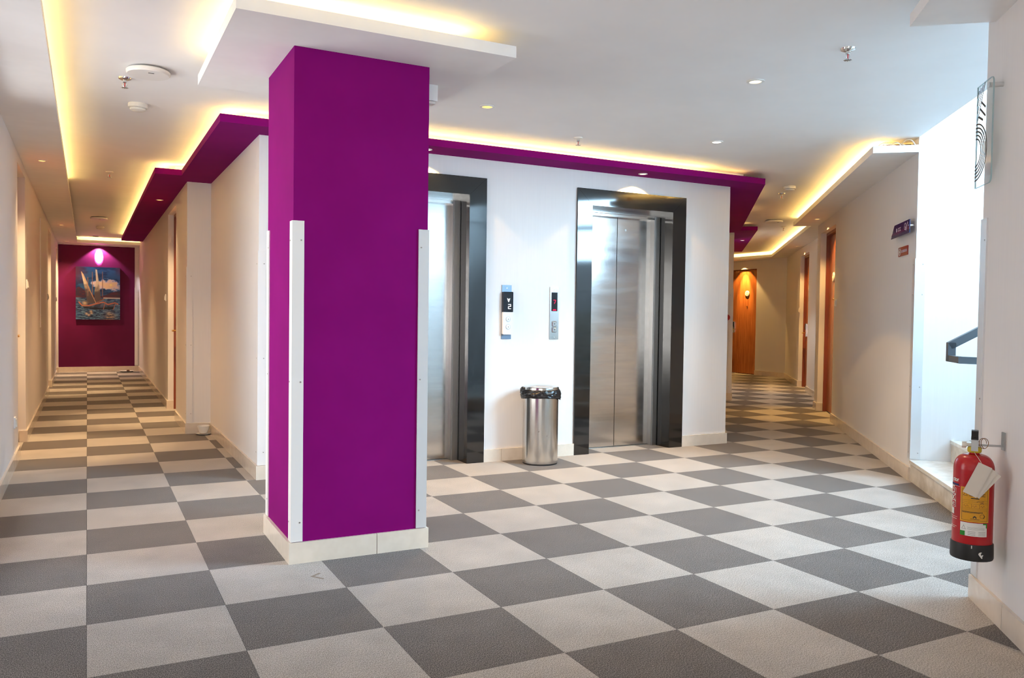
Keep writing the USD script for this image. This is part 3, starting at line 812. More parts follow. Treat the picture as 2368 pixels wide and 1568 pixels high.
tR, tD = -2.4, -2.78
obj('top_rail', beam((tR, -0.19, 2.085), (tR, 4.3, 2.085 + 4.49 * RISE / RUN), 0.08, 0.09), 'rail_paint', rl, tiles=True)
obj('end_loop', [beam((tR, -0.17, 2.125), (tR, -0.17, 1.90), 0.08, 0.085), beam((tR + 0.04, -0.17, 1.935), (tD - 0.04, -0.17, 1.935), 0.075, 0.075)], 'rail_paint', rl, tiles=True)
obj('lower_rail', beam((tD, -0.20, 1.935), (tD, 3.0, 1.86), 0.075, 0.08), 'rail_paint', rl, tiles=True)
for a, b_ in (((tR, 0.16, RISE), (tR, 0.16, 2.25)), ((tD, 0.6, RISE), (tD, 0.6, 1.9)), ((tR, 2.4, 1.58), (tR, 2.4, 3.5))):
    obj('post', beam(a, b_, 0.06, 0.06), 'rail_paint', rl, tiles=True)

# ================================================================== LAMPS


def beam_light(path, off, colour, intensity, half, soft, aim=None):
    l = UsdLux.SphereLight.Define(stage, path)
    l.CreateRadiusAttr(0.012)
    l.CreateColorAttr(Gf.Vec3f(*colour)); l.CreateIntensityAttr(intensity)
    sh = UsdLux.ShapingAPI.Apply(l.GetPrim())
    sh.CreateShapingConeAngleAttr(half); sh.CreateShapingConeSoftnessAttr(soft)
    zdir = -np.array(aim if aim is not None else (0, 0, -1.0), float); zdir /= np.linalg.norm(zdir)
    x = np.cross([0, 1.0, 0], zdir); x /= np.linalg.norm(x); y = np.cross(zdir, x)
    l.AddTransformOp().Set(Gf.Matrix4d(*x, 0, *y, 0, *zdir, 0, *off, 1))


def downlight(label, u, v, zc, r=0.05, lamp='lamp_amber', aim=None, power=1.0, half=48.0, soft=0.5, colour=WARM, core=None):
    """Recessed round spot, ring and lamp just under the board, with its own beam (and a tighter core)."""
    d = thing('downlight', label, 'ceiling light', (u * S, v * S, zc * S), group='recessed downlights')
    o = np.array([u, v, zc]) * S

    def put(m):
        return moved(m, *o)
    ring = lathe([(r * 0.66, -0.004), (r * 0.70, -0.006), (r, -0.004), (r, 0.0), (r * 0.66, 0.0), (r * 0.66, -0.004)], 32)
    obj('ring', put(ring), 'white_plastic', d, smooth=40)
    obj('lamp', put(lathe([(0, -0.003), (r * 0.66, -0.003), (r * 0.66, -0.001), (0, -0.001)], 24)), lamp, d)
    beam_light(d + '/beam', (0, 0, -0.014), colour, SPOT * power, half, soft, aim)
    if core:
        beam_light(d + '/beam_core', (0, 0, -0.018), colour, SPOT * core[0], core[1], core[2], core[3])
    return d


downlight('amber downlight in the lobby ceiling just right of the purple column', 4.61, 3.75, ZC)
downlight('largest ceiling downlight, in the right part of the lobby ceiling', 6.76, 1.18, ZC, lamp='lamp_warm')
downlight('white downlight in the lobby ceiling above the right elevator', 8.57, 3.87, ZC, lamp='lamp_white')
downlight('downlight in the purple soffit over the left elevator', 4.55, 5.71, ZS, r=0.04, lamp='lamp_warm', power=0.7, half=58, soft=0.08, colour=AMBER, core=(1.1, 34.0, 1.0, (0, 0, -1.0)))
downlight('downlight in the purple soffit over the right elevator', 8.55, 5.71, ZS, r=0.04, lamp='lamp_warm', power=0.7, half=58, soft=0.08, colour=AMBER, core=(1.1, 34.0, 1.0, (0, 0, -1.0)))
downlight('amber downlight in the purple soffit of the left corridor', 1.45, 14.1, ZS, r=0.04, power=1.9, half=58, soft=1.0, colour=CORR, core=(2.6, 26.0, 0.6, (0, 0, -1.0)))
downlight('nearest amber downlight in the white soffit of the left corridor', -0.66, 9.95, ZS, r=0.04, power=1.9, half=58, soft=1.0, colour=CORR, core=(2.6, 26.0, 0.6, (0, 0, -1.0)))
downlight('middle amber downlight in the white soffit of the left corridor', -0.66, 21.6, ZS, r=0.04, power=1.9, half=58, soft=1.0, colour=CORR, core=(2.6, 26.0, 0.6, (0, 0, -1.0)))
downlight('farthest amber downlight in the white soffit of the left corridor', -0.66, 28.2, ZS, r=0.04, power=1.9, half=58, soft=1.0, colour=CORR, core=(2.6, 26.0, 0.6, (0, 0, -1.0)))
q = UV(8.3, -0.25)
downlight('nearest amber downlight in the white soffit of the right corridor', q[0], q[1], ZS, r=0.04, power=0.9, half=54, soft=0.6, colour=AMBER, core=(2.2, 26.0, 0.6, (0, 0, -1.0)))
q = UV(16.2, S2 - 0.25)
downlight('second amber downlight in the white soffit of the right corridor', q[0], q[1], ZS, r=0.04, power=0.9, half=54, soft=0.6, colour=AMBER, core=(2.2, 26.0, 0.6, (0, 0, -1.0)))
downlight('amber downlight over the wooden door at the end of the right corridor', U2 - 0.3, 20.65, ZS, r=0.04, power=1.2, half=46, soft=0.3, colour=AMBER, core=(4.0, 20.0, 0.8, (0.30, 0, -1.0)))
q = UV(13.9, -1.72)
downlight('bright white downlight in the purple soffit of the right corridor', q[0], q[1], ZS, r=0.035, lamp='lamp_white', colour=(1.0, 0.95, 0.9))
downlight('picture spotlight over the sailing boat painting', 0.41, FV - 0.24, ZS, r=0.03, lamp='lamp_white', power=0.8, half=52.0, soft=0.3, colour=(1.0, 0.90, 0.95), aim=(0, 0.2, -1.0), core=(60.0, 18.0, 0.5, (0, 0.24, -0.34)))

# ================================================================== CEILING DEVICES
def sprinkler_at(label, u, v, big=True):
    d = thing('sprinkler', label, 'sprinkler', (u * S, v * S, ZC * S), group='ceiling sprinklers')
    o = (u * S, v * S, ZC * S)
    obj('escutcheon', moved(lathe([(0, 0), (0.036, 0), (0.034, -0.008), (0.016, -0.016), (0, -0.016)], 24), *o), 'steel_bright' if big else 'cream_plastic', d, smooth=40)
    obj('body', moved(lathe([(0, -0.016), (0.012, -0.016), (0.012, -0.026), (0.008, -0.03), (0, -0.03)], 14), *o), 'chrome', d, smooth=40)
    arms = [tube([(s * 0.009, 0, -0.028), (s * 0.012, 0, -0.042), (s * 0.003, 0, -0.056)], 0.0022, 6) for s in (-1, 1)]
    obj('arms', [moved(m, *o) for m in arms], 'chrome', d, smooth=True)
    obj('bulb', moved(tube([(0, 0, -0.03), (0, 0, -0.043), (0, 0, -0.055)], 0.0025, 8), *o), 'alarm_red', d, smooth=True)
    teeth = shapely.union_all([Point(0, 0).buffer(0.008)] + [LineString([(0, 0), (0.017 * math.cos(a), 0.017 * math.sin(a))]).buffer(0.0028) for a in np.arange(8) * math.pi / 4])
    obj('deflector', moved(prism(teeth, -0.059, -0.057), *o), 'steel_dull', d)


sprinkler_at('sprinkler head below the large white disc at the near left', 0.4, 4.72)
sprinkler_at('small sprinkler head down the left corridor ceiling', 0.4, 12.02, False)
sprinkler_at('sprinkler head in the lobby ceiling above the call panels', 6.6, 4.71, False)
sprinkler_at('chrome sprinkler head at the right of the lobby ceiling near the stair', 6.73, -0.12)
sprinkler_at('sprinkler head beside the smoke detector of the right corridor', 13.26, 7.12)
sprinkler_at('farther sprinkler head of the right corridor ceiling', 18.08, 11.74, False)


def disc_at(label, u, v):
    d = thing('access_point', label, 'ceiling disc', (u * S, v * S, ZC * S), group='round white ceiling discs')
    o = (u * S, v * S, ZC * S)
    obj('mount', moved(lathe([(0, 0), (0.05, 0), (0.05, -0.012), (0, -0.012)], 28), *o), 'ink_grey', d)
    obj('housing', moved(lathe([(0, -0.008), (0.108, -0.008), (0.115, -0.014), (0.115, -0.026), (0.109, -0.034), (0, -0.037)], 48), *o), 'white_plastic', d, smooth=35)
    obj('badge', moved(prism(rounded_rect(0.03, 0.008, 0.002), -0.038, -0.0355), o[0] + 0.01, o[1] - 0.06, o[2]), 'ink_grey', d)
    return d


disc_at('large round white disc on the near left ceiling above a sprinkler', 0.62, 4.21)
disc_at('round white disc far down the left corridor ceiling', 0.32, 20.93)
disc_at('round white disc on the right corridor ceiling', 16.69, 10.73)


def detector_at(label, u, v):
    d = thing('smoke_detector', label, 'smoke detector', (u * S, v * S, ZC * S), group='ceiling smoke detectors')
    o = (u * S, v * S, ZC * S)
    obj('base', moved(lathe([(0, 0), (0.058, 0), (0.06, -0.004), (0.06, -0.026), (0.054, -0.03), (0, -0.03)], 36), *o), 'cream_plastic', d, smooth=35)
    obj('chamber', moved(lathe([(0.0, -0.028), (0.046, -0.028), (0.05, -0.034), (0.046, -0.042), (0.03, -0.049), (0, -0.051)], 36), *o), 'cream_plastic', d, smooth=35)


detector_at('cream smoke detector on the left ceiling farther back than the large disc', 0.6, 5.96)
detector_at('cream smoke detector far down the left corridor ceiling', 0.39, 23.96)
detector_at('cream smoke detector on the right corridor ceiling', 12.7, 6.36)
obj('ceiling_cap', moved(cyl(0.05, 0.006, 20), 0.29 * S, 28.0 * S, ZC * S - 0.0062), 'dark_hole', label='dark round cap at the far end of the left corridor ceiling', cat='ceiling cap')

# motion sensor behind the column
ms = thing('motion_sensor', 'white motion sensor peeking out behind the top right of the purple column', 'sensor', (CU1 * S, 2.5 * S, 4.62 * S))
X, Y, Z = (0, 1, 0), (0, 0, 1.0), (1, 0, 0)
hull = trimesh.convex.convex_hull(np.array([(x, y, z) for x, y in ((-0.03, -0.05), (0.03, -0.05), (0.035, 0.05), (-0.035, 0.05)) for z in (0, 0.055)]) + np.array([[0, 0, 0]]))
obj('bracket', frame_to(bx(-0.015, 0.015, -0.02, 0.02, 0, 0.11), (CU1 * S, 2.5 * S, 4.79 * S), X, Y, Z), 'white_plastic', ms)
obj('housing', frame_to(moved(hull, 0, 0, 0.105), (CU1 * S, 2.5 * S, 4.79 * S), X, Y, Z), 'white_plastic', ms)
obj('lens', frame_to(trimesh.convex.convex_hull(np.array([(x, y, z) for x, y in ((-0.024, -0.065), (0.024, -0.065), (0.026, -0.052), (-0.026, -0.052)) for z in (0.11, 0.15)])), (CU1 * S, 2.5 * S, 4.79 * S), X, Y, Z), 'cream_plastic', ms)

# ================================================================== WALL FITTINGS
def plate_at(name, label, cat, p, al, out, z, w=0.17, h=0.17, rocker=True):
    """Plastic plate on a wall: p on the wall line (tiles), al along the wall, out to the room."""
    d = thing(name, label, cat, (p[0] * S, p[1] * S, z * S), group='wall switches' if cat == 'switch' else None)
    X, Y, Z = np.array([*al, 0.]), np.array([0, 0, 1.0]), np.array([*out, 0.])
    if np.cross(X, Y) @ Z < 0:
        X = -X
    obj('cover', frame_to(bevel_slab(rounded_rect(w, h, 0.012), 0.022, 0.006), (p[0], p[1], z), X, Y, Z), 'white_plastic', d, tiles=True)
    r = bx(-w * 0.28, w * 0.28, -h * 0.34, h * 0.34, 0.02, 0.03)
    r.vertices[(r.vertices[:, 2] > 0.025) & (r.vertices[:, 1] < 0), 2] += 0.012
    obj('rocker' if rocker else 'socket_face', frame_to(r, (p[0], p[1], z), X, Y, Z), 'cream_plastic', d, tiles=True)


plate_at('wall_switch', 'white wall switch past the nearest recess of the left corridor wall', 'switch', (LU, 11.35), (0, 1), (1, 0), 2.82)
plate_at('wall_socket', 'white wall socket low on the bluish left wall', 'socket', (LU, 8.45), (0, 1), (1, 0), 0.66, rocker=False)
plate_at('wall_switch', 'white wall switch just before the middle recess of the left corridor wall', 'switch', (LU, 20.2), (0, 1), (1, 0), 2.72)
plate_at('wall_switch', 'white wall switch just before the farthest recess of the left corridor wall', 'switch', (LU, 26.9), (0, 1), (1, 0), 2.72)
plate_at('wall_switch', 'white wall switch on the inner wall of the left corridor beyond its door', 'switch', (inner_u(16.1), 16.1), (0, 1), (-1, 0), 2.70)
plate_at('wall_switch', 'white wall switch on the right corridor wall before its first door', 'switch', tuple(UV(6.85, 0)), D, -N, 2.76)
plate_at('wall_switch', 'white wall switch on the far right corridor wall before the set-back door', 'switch', tuple(UV(17.25, S2)), D, -N, 2.70)
obj('cable_trunking', bx(LU, LU + 0.02, 16.18, 16.22, 1.95, 4.5), 'white_plastic', tiles=True, label='thin white vertical cable trunking on the left corridor wall', cat='trunking')

al = thing('fire_alarm', 'red fire alarm button at the step of the right corridor, beside the elevator wall', 'fire alarm', (UV(TL2, -2.15)[0] * S, UV(TL2, -2.15)[1] * S, 2.4 * S))
q = UV(TL2, -2.24)
X, Y, Z = np.array([*N, 0.]), np.array([0, 0, 1.0]), np.array([*(-D), 0.])
if np.cross(X, Y) @ Z < 0:
    X = -X
obj('base', frame_to(cyl(0.09, 0.05, 24), (q[0], q[1], 2.4), X, Y, Z), 'alarm_red', al, tiles=True)
obj('dome', frame_to(lathe([(0, 0.05), (0.075, 0.05), (0.06, 0.09), (0.03, 0.11), (0, 0.115)], 24), (q[0], q[1], 2.4), X, Y, Z), 'alarm_red', al, smooth=True, tiles=True)

# signs on the right wall: x runs to the reader's right, which is towards the camera (-D)
RX, RY, RZ = np.array([*(-D), 0.]), np.array([0, 0, 1.0]), np.array([*(-N), 0.])


def rwall(m, t, z, out=0.0):
    q_ = UV(t, -out)
    return frame_to(m, (q_[0], q_[1], z), RX, RY, RZ)


sg = thing('direction_sign', 'blue and purple slanted acrylic sign on the right corridor wall', 'sign', (UV(0.6, 0)[0] * S, UV(0.6, 0)[1] * S, 3.69 * S))
tS = 0.62
plate = Polygon([(-0.62, -0.10), (0.54, -0.10), (0.54, 0.10), (-0.40, 0.10)])
obj('plate', rwall(prism(plate, 0, 0.012), tS, 3.79, 0.07), 'sign_navy', sg, tiles=True)
band = Polygon([(-0.53, -0.02), (0.2, 0.0), (0.54, 0.02), (0.54, -0.045), (-0.58, -0.06)])
obj('swoosh', rwall(prism(band, 0, 0.002), tS, 3.79, 0.0825), 'sign_magenta', sg, tiles=True)
gl = [sbox(-0.26 + 0.0, -0.02, -0.22, 0.035), sbox(-0.21, -0.02, -0.20, 0.035)] + [strokes([[(x, -0.015), (x, 0.03)], [(x, 0.03), (x + 0.03, 0.03)], [(x, -0.015), (x + 0.03, -0.015)]], 0.005) for x in (-0.13, -0.07, -0.01)]
obj('lettering', rwall(prism(shapely.union_all(gl), 0, 0.002), tS, 3.79, 0.0845), 'sign_print', sg, tiles=True)
icon = shapely.union_all([Point(0.30, 0.015).buffer(0.055).difference(Point(0.30, 0.015).buffer(0.042)), LineString([(0.36, -0.05), (0.42, 0.05)]).buffer(0.009), Polygon([(0.40, 0.04), (0.46, 0.04), (0.43, 0.08)]), LineString([(0.30, 0.01), (0.36, -0.04)]).buffer(0.007)])
obj('icon', rwall(prism(icon, 0, 0.002), tS, 3.79, 0.0845), 'sign_print', sg, tiles=True)
for x, z in ((0.60, 0.01), (-0.47, -0.02)):
    obj('standoff', rwall(moved(cyl(0.016, 0.092, 12), x if x < 0.5 else 0.5, z, 0), tS, 3.79), 'chrome', sg, smooth=40, tiles=True)

rs = thing('no_smoking_sign', 'small red NO SMOKING AREA sign below the blue sign', 'sign', (UV(0.76, 0)[0] * S, UV(0.76, 0)[1] * S, 3.39 * S))
obj('plate', rwall(prism(rounded_rect(0.58, 0.145, 0.012), 0, 0.012), 0.74, 3.463), 'sign_red', rs, tiles=True)
tx = meshkit.text_mesh('NO SMOKING AREA', 0.042, 0.002)
tx.vertices[:, 0] *= 0.85
tx.apply_translation((-0.10 - tx.bounds[0][0], -0.02, 0))
tx.vertices[:, 0] = -0.10 + (tx.vertices[:, 0] + 0.10) * min(1.0, 0.35 / (tx.bounds[1][0] + 0.10))
obj('lettering', rwall(tx, 0.74, 3.463, 0.012), 'sign_print', rs, tiles=True)
ring = Point(-0.2, 0).buffer(0.058).difference(Point(-0.2, 0).buffer(0.044))
obj('icon', rwall(prism(shapely.union_all([ring, LineString([(-0.235, -0.035), (-0.165, 0.035)]).buffer(0.006), LineString([(-0.23, 0.008), (-0.17, -0.008)]).buffer(0.007)]), 0, 0.002), 0.74, 3.463, 0.012), 'label_white', rs, tiles=True)

# clear acrylic floor sign on the near right wall
ac = thing('acrylic_sign', 'clear acrylic plate with black rings and slanted lines at the upper right edge', 'sign', (UV(-5.66, SN)[0] * S, UV(-5.66, SN)[1] * S, 3.5 * S))
tA, zA = -5.45, 3.5                     # far lower corner of the plate; x runs from the far edge towards the camera


def acr(m, out=0.085):
    q_ = UV(tA, SN - out)
    return frame_to(m, (q_[0], q_[1], zA), RX, RY, RZ)


pl = shapely.union_all([sbox(0, 0, 0.30, 0.85), rounded_rect(0.38, 0.85, 0.05).buffer(0) if False else shapely.affinity.translate(rounded_rect(0.38, 0.85, 0.05), 0.19, 0.425)])
obj('plate', acr(prism(pl, 0, 0.010)), 'acrylic', ac, tiles=True)
obj('plate_edge', acr(prism(pl.difference(pl.buffer(-0.004)), -0.0005, 0.0105)), 'acrylic_edge', ac, tiles=True)
half = sbox(0, 0, 0.36, 0.85)
disc = lambda r: shapely.affinity.scale(Point(0.0, 0.30).buffer(r, quad_segs=24), 1.15, 1.0)
rings = [disc(r).difference(disc(r - 0.012)).intersection(half) for r in (0.242, 0.212, 0.182, 0.152, 0.122)]
obj('ring_print', acr(prism(shapely.union_all(rings), 0.0105, 0.012)), 'ink_dark', ac, tiles=True)
lines = [LineString([(0.055 + 0.046 * k, 0.805 + 0.012 * k), (0.012 + 0.008 * k, 0.76 - 0.065 * k)]).buffer(0.005) for k in range(4)] + [LineString([(p, q_), (p2, q2)]).buffer(0.009) for p, q_, p2, q2 in ((0.117, 0.70, 0.215, 0.64), (0.09, 0.65, 0.215, 0.57), (0.06, 0.59, 0.16, 0.545))]
obj('line_print', acr(prism(shapely.union_all(lines).intersection(half), 0.0105, 0.012)), 'ink_dark', ac, tiles=True)
for x, z in ((0.31, 0.79),):
    obj('standoff', acr(moved(cyl(0.02, 0.105, 14), x, z, -0.085)), 'chrome', ac, smooth=40, tiles=True)

# ================================================================== PAINTING
NXP, NYP = 170, 220
gy, gx = np.mgrid[0:NYP, 0:NXP]
x = gx / (NXP - 1.0); y = gy / (NYP - 1.0)            # y = 0 at the bottom
P3 = np.stack([x * 6, y * 9, 0 * x], -1)
n1 = meshkit.fbm(P3 * np.array([1.0, 2.4, 1]), 4, 3); n2 = meshkit.fbm(P3 * np.array([2.0, 22, 1]), 3, 5); n3 = meshkit.fbm(P3 * 2.2, 4, 9)


def C(r, g, b_):
    return (np.array([r, g, b_]) / 255.0) ** 2.2


def lay(img, mask, col, a=1.0):
    m = np.clip(mask, 0, 1)[..., None] * a
    return img * (1 - m) + np.asarray(col) * m


def smoothstep(e0, e1, v):
    t = np.clip((v - e0) / (e1 - e0), 0, 1)
    return t * t * (3 - 2 * t)


img = np.zeros((NYP, NXP, 3)) + C(40, 85, 130)
img = lay(img, smoothstep(0.35, 0.65, n1), C(20, 50, 90))
img = lay(img, smoothstep(0.35, 0.0, x) * smoothstep(0.6, 0.9, y), C(80, 45, 70))
img = lay(img, smoothstep(0.85, 1.0, x) * smoothstep(0.8, 0.95, y), C(75, 45, 85))
cl = np.exp(-(((x - 0.72) / 0.42) ** 2 + ((y - 0.665) / 0.115) ** 2) * 1.3) + (n3 - 0.5) * 0.9
img = lay(img, smoothstep(0.30, 0.48, cl), C(120, 150, 195))
img = lay(img, smoothstep(0.42, 0.62, cl), C(226, 204, 196))
img = lay(img, smoothstep(0.62, 0.80, cl) * smoothstep(0.4, 0.6, x), C(238, 206, 165))
img = lay(img, smoothstep(0.033, 0.026, np.hypot((x - 0.79), (y - 0.665) * 1.3)), C(255, 235, 150))
hill = 0.50 + 0.05 * np.sin(7 * x + 1) * (x > 0.0) + 0.06 * np.exp(-((x - 0.08) / 0.12) ** 2)
img = lay(img, smoothstep(hill + 0.012, hill - 0.012, y), C(60, 42, 62))
img = lay(img, smoothstep(hill + 0.012, hill - 0.012, y) * smoothstep(0.45, 0.6, n1), C(88, 40, 55))
sea = smoothstep(0.425, 0.405, y)
img = lay(img, sea, C(38, 68, 112))
img = lay(img, sea * smoothstep(0.50, 0.62, n2), C(110, 148, 180))
img = lay(img, sea * smoothstep(0.54, 0.40, n2) * smoothstep(0.3, 0.6, n1), C(24, 38, 68))
img = lay(img, np.exp(-((y - 0.413) / 0.008) ** 2) * (x > 0.62), C(240, 225, 215))
img = lay(img, sea * np.exp(-((x - 0.76) / 0.1) ** 2) * smoothstep(0.2, 0.05, y) * smoothstep(0.42, 0.55, n2), C(225, 185, 135))
for qx, qy in ((0.24, 0.11), (0.35, 0.12), (0.29, 0.085), (0.34, 0.155)):
    img = lay(img, np.exp(-(((x - qx) / 0.028) ** 2 + ((y - qy) / 0.018) ** 2)), C(220, 190, 160), 0.9)
pts = np.stack([x.ravel(), y.ravel()], -1)


def inside(poly, blur=0.006):
    g = Polygon(poly)
    shapely.prepare(g)
    dist = shapely.distance(g.exterior, shapely.points(pts))
    sd = np.where(shapely.contains(g, shapely.points(pts)), -dist, dist)
    return smoothstep(blur, -blur, sd).reshape(x.shape)


def stroke(line, w):
    dist = shapely.distance(LineString(line), shapely.points(pts)).reshape(x.shape)
    return smoothstep(w, w * 0.4, dist)


sail_dark, sail_pale = C(88, 76, 78), C(208, 192, 165)
s1 = inside([(0.12, 0.905), (0.17, 0.86), (0.30, 0.62), (0.44, 0.31), (0.26, 0.30), (0.21, 0.55)])
img = lay(img, s1, sail_dark)
img = lay(img, s1 * smoothstep(0.52, 0.74, y + 0.2 * (n3 - 0.5)), sail_pale)
s2 = inside([(0.44, 0.955), (0.475, 0.95), (0.53, 0.62), (0.57, 0.36), (0.42, 0.33), (0.42, 0.55), (0.455, 0.72)])
img = lay(img, s2, sail_dark)
img = lay(img, s2 * smoothstep(0.48, 0.72, y + 0.25 * (n3 - 0.5)), sail_pale)
for xm, top in ((0.37, 0.90), (0.60, 0.91), (0.27, 0.80)):
    img = lay(img, stroke([(xm, 0.45), (xm, top)], 0.011), C(140, 104, 92))
img = lay(img, stroke([(0.13, 0.90), (0.30, 0.58), (0.46, 0.30)], 0.010), C(196, 150, 112))
img = lay(img, stroke([(0.46, 0.32), (0.64, 0.40)], 0.012), C(150, 95, 60))
hull_ = inside([(0.06, 0.335), (0.14, 0.27), (0.30, 0.26), (0.50, 0.31), (0.68, 0.335), (0.90, 0.33), (0.85, 0.20), (0.45, 0.19), (0.18, 0.22)])
img = lay(img, hull_, C(92, 104, 126)); img = lay(img, hull_ * smoothstep(0.42, 0.62, n3), C(58, 66, 88)); img = lay(img, hull_ * smoothstep(0.275, 0.215, y + 0.05 * (n1 - 0.5)), C(22, 20, 30))
img = lay(img, stroke([(0.07, 0.33), (0.14, 0.265), (0.30, 0.265), (0.45, 0.30), (0.62, 0.335), (0.72, 0.29), (0.88, 0.325), (0.95, 0.30)], 0.017), C(192, 116, 92))
for a_, b2 in (((0.66, 0.33), (0.62, 0.20)), ((0.90, 0.32), (0.84, 0.19))):
    img = lay(img, stroke([a_, b2], 0.012), C(165, 110, 95))
img = lay(img, np.exp(-(((x - 0.20) / 0.06) ** 2 + ((y - 0.31) / 0.04) ** 2) * 1.5), C(215, 190, 150), 0.9)
pt = thing('painting', 'unframed canvas painting of a sailing boat at dusk on the magenta end wall', 'painting', (0.375 * S, (FV - 0.012) * S, 2.0 * S))
pu0, pu1, pz0, pz1, pv = -0.375, 1.135, 2.0, 4.0, FV - 0.085
v = np.stack([(pu0 + (pu1 - pu0) * x), np.full_like(x, pv), (pz0 + (pz1 - pz0) * y)], -1).reshape(-1, 3) * S
v[:, 1] += 0.0004 * (n2.ravel() - 0.5)
idx = np.arange(NXP * NYP).reshape(NYP, NXP)
f = np.vstack([np.stack([idx[:-1, :-1], idx[:-1, 1:], idx[1:, 1:]], -1).reshape(-1, 3), np.stack([idx[:-1, :-1], idx[1:, 1:], idx[1:, :-1]], -1).reshape(-1, 3)])
cpath = obj('picture', trimesh.Trimesh(v, f, process=False), 'painting', pt, smooth=False)
UsdGeom.PrimvarsAPI(stage.GetPrimAtPath(cpath)).CreatePrimvar('paint', Sdf.ValueTypeNames.Color3fArray, UsdGeom.Tokens.vertex).Set(Vt.Vec3fArray.FromNumpy((0.74 * img).reshape(-1, 3).astype(np.float32)))
obj('stretcher', bx(pu0, pu1, pv + 0.004, FV - 0.013, pz0, pz1), 'canvas_edge', pt, tiles=True)

# ================================================================== BIN
BX, BY, BR = 6.50 * S, 5.565 * S, 0.143
bn = thing('waste_bin', 'round brushed steel waste bin with a black liner between the elevators', 'bin', (BX, BY, 0))
obj('foot_ring', moved(lathe([(0, 0), (BR - 0.004, 0), (BR - 0.002, 0.006), (BR - 0.004, 0.012), (0, 0.012)], 48), BX, BY, 0), 'black_rubber', bn, smooth=40)
obj('body', moved(lathe([(BR - 0.004, 0.01), (BR, 0.012), (BR, 0.57), (BR - 0.006, 0.575), (BR - 0.006, 0.02), (0, 0.016)], 72), BX, BY, 0), 'bin_steel', bn, smooth=40)
obj('lid', moved(lathe([(0.104, 0.600), (0.104, 0.612), (0.108, 0.616), (BR - 0.010, 0.622), (BR - 0.002, 0.620), (BR + 0.003, 0.612), (BR + 0.003, 0.578), (BR - 0.004, 0.575), (0.0, 0.57), (0, 0.59), (0.104, 0.600)], 72), BX, BY, 0), 'steel_bright', bn, smooth=35)
obj('lid_flap', moved(lathe([(0, 0.613), (0.085, 0.612), (0.102, 0.609), (0.1025, 0.600), (0, 0.600)], 56), BX, BY, 0), 'bin_lid', bn, smooth=35)
na, nh = 200, 22
th = np.linspace(0, 2 * math.pi, na, endpoint=False)[:, None]; kk = np.linspace(0, 1, nh)[None, :]
drop = 0.072 + 0.020 * meshkit.fbm(np.stack([np.cos(th) * 2.2, np.sin(th) * 2.2, 0 * th], -1), 3, 4) + 0.014 * np.cos(th - 1.0)
rr = BR + 0.005 + 0.013 * np.sin(math.pi * np.clip(kk * 0.9, 0, 1)) ** 0.7 + 0.004 * kk ** 4 + 0.014 * np.exp(-((th - math.pi * 0.95) / 0.5) ** 2) * (1 - kk)
cp = np.stack([np.cos(th + 0.35 * kk) * 3.6, np.sin(th + 0.35 * kk) * 3.6, kk * 3.0 + 0 * th], -1)
rr = rr + 0.022 * (meshkit.fbm(cp, 3, 11) - 0.5) * (0.25 + np.sin(math.pi * kk * 0.95)) + 0.005 * (meshkit.noise(cp * 2.2, 21) - 0.5)
zz = 0.600 - drop * kk + 0.004 * (meshkit.noise(cp * 1.5, 31) - 0.5)
vv = np.stack([BX + rr * np.cos(th), BY + rr * np.sin(th), zz], -1).reshape(-1, 3)
ff = []
for a in range(na):
    for k in range(nh - 1):
        i0, i1 = a * nh + k, ((a + 1) % na) * nh + k
        ff += [(i0, i0 + 1, i1 + 1), (i0, i1 + 1, i1)]
obj('bag_skirt', trimesh.Trimesh(vv, ff, process=False), 'bin_bag', bn, smooth=35)
kn = trimesh.creation.icosphere(3, 0.02)
kn.vertices *= 1 + 0.5 * (meshkit.fbm(kn.vertices * 60, 3, 2)[:, None] - 0.5)
kn.apply_scale((1.0, 1.0, 1.3))
obj('bag_knot', moved(kn, BX - BR - 0.008, BY + 0.03, 0.592), 'bin_bag', bn, smooth=50)

# ================================================================== BOWL AND PLATE ON THE FLOOR
bw = thing('bowl', 'white porcelain bowl on the carpet in the corner of the left corridor step', 'bowl', (1.99 * S, 10.75 * S, 0.012))
bp = (1.99 * S, 10.75 * S, 0.012)
obj('bowl_body', moved(lathe([(0, 0.004), (0.03, 0.004), (0.042, 0.018), (0.054, 0.05), (0.058, 0.075), (0.055, 0.076), (0.05, 0.05), (0.038, 0.022), (0, 0.014)], 40), *bp), 'porcelain', bw, smooth=40)
sc = thing('saucer', 'white saucer under the porcelain bowl on the carpet', 'saucer', (bp[0], bp[1], 0))
obj('saucer_dish', moved(lathe([(0, 0.001), (0.045, 0.001), (0.07, 0.013), (0.072, 0.015), (0.045, 0.0105), (0, 0.009)], 40), bp[0], bp[1], 0), 'porcelain', sc, smooth=40)
pz = (1.36 * S, 28.75 * S, 0.0)
pp = thing('plate', 'white plate with a scrap of food on the carpet under the magenta wall', 'plate', pz)
obj('dish', moved(lathe([(0, 0.001), (0.08, 0.001), (0.13, 0.02), (0.132, 0.023), (0.08, 0.012), (0, 0.009)], 40), *pz), 'porcelain', pp, smooth=40)
sp = trimesh.creation.icosphere(3, 0.022); sp.vertices *= 1 + 0.6 * (meshkit.fbm(sp.vertices * 50, 3, 8)[:, None] - 0.5); sp.apply_scale((1.3, 0.9, 0.8))
obj('food_scrap', moved(sp, pz[0] + 0.02, pz[1] - 0.02, 0.026), 'food_brown', pp, smooth=50, label='brown scrap of food')

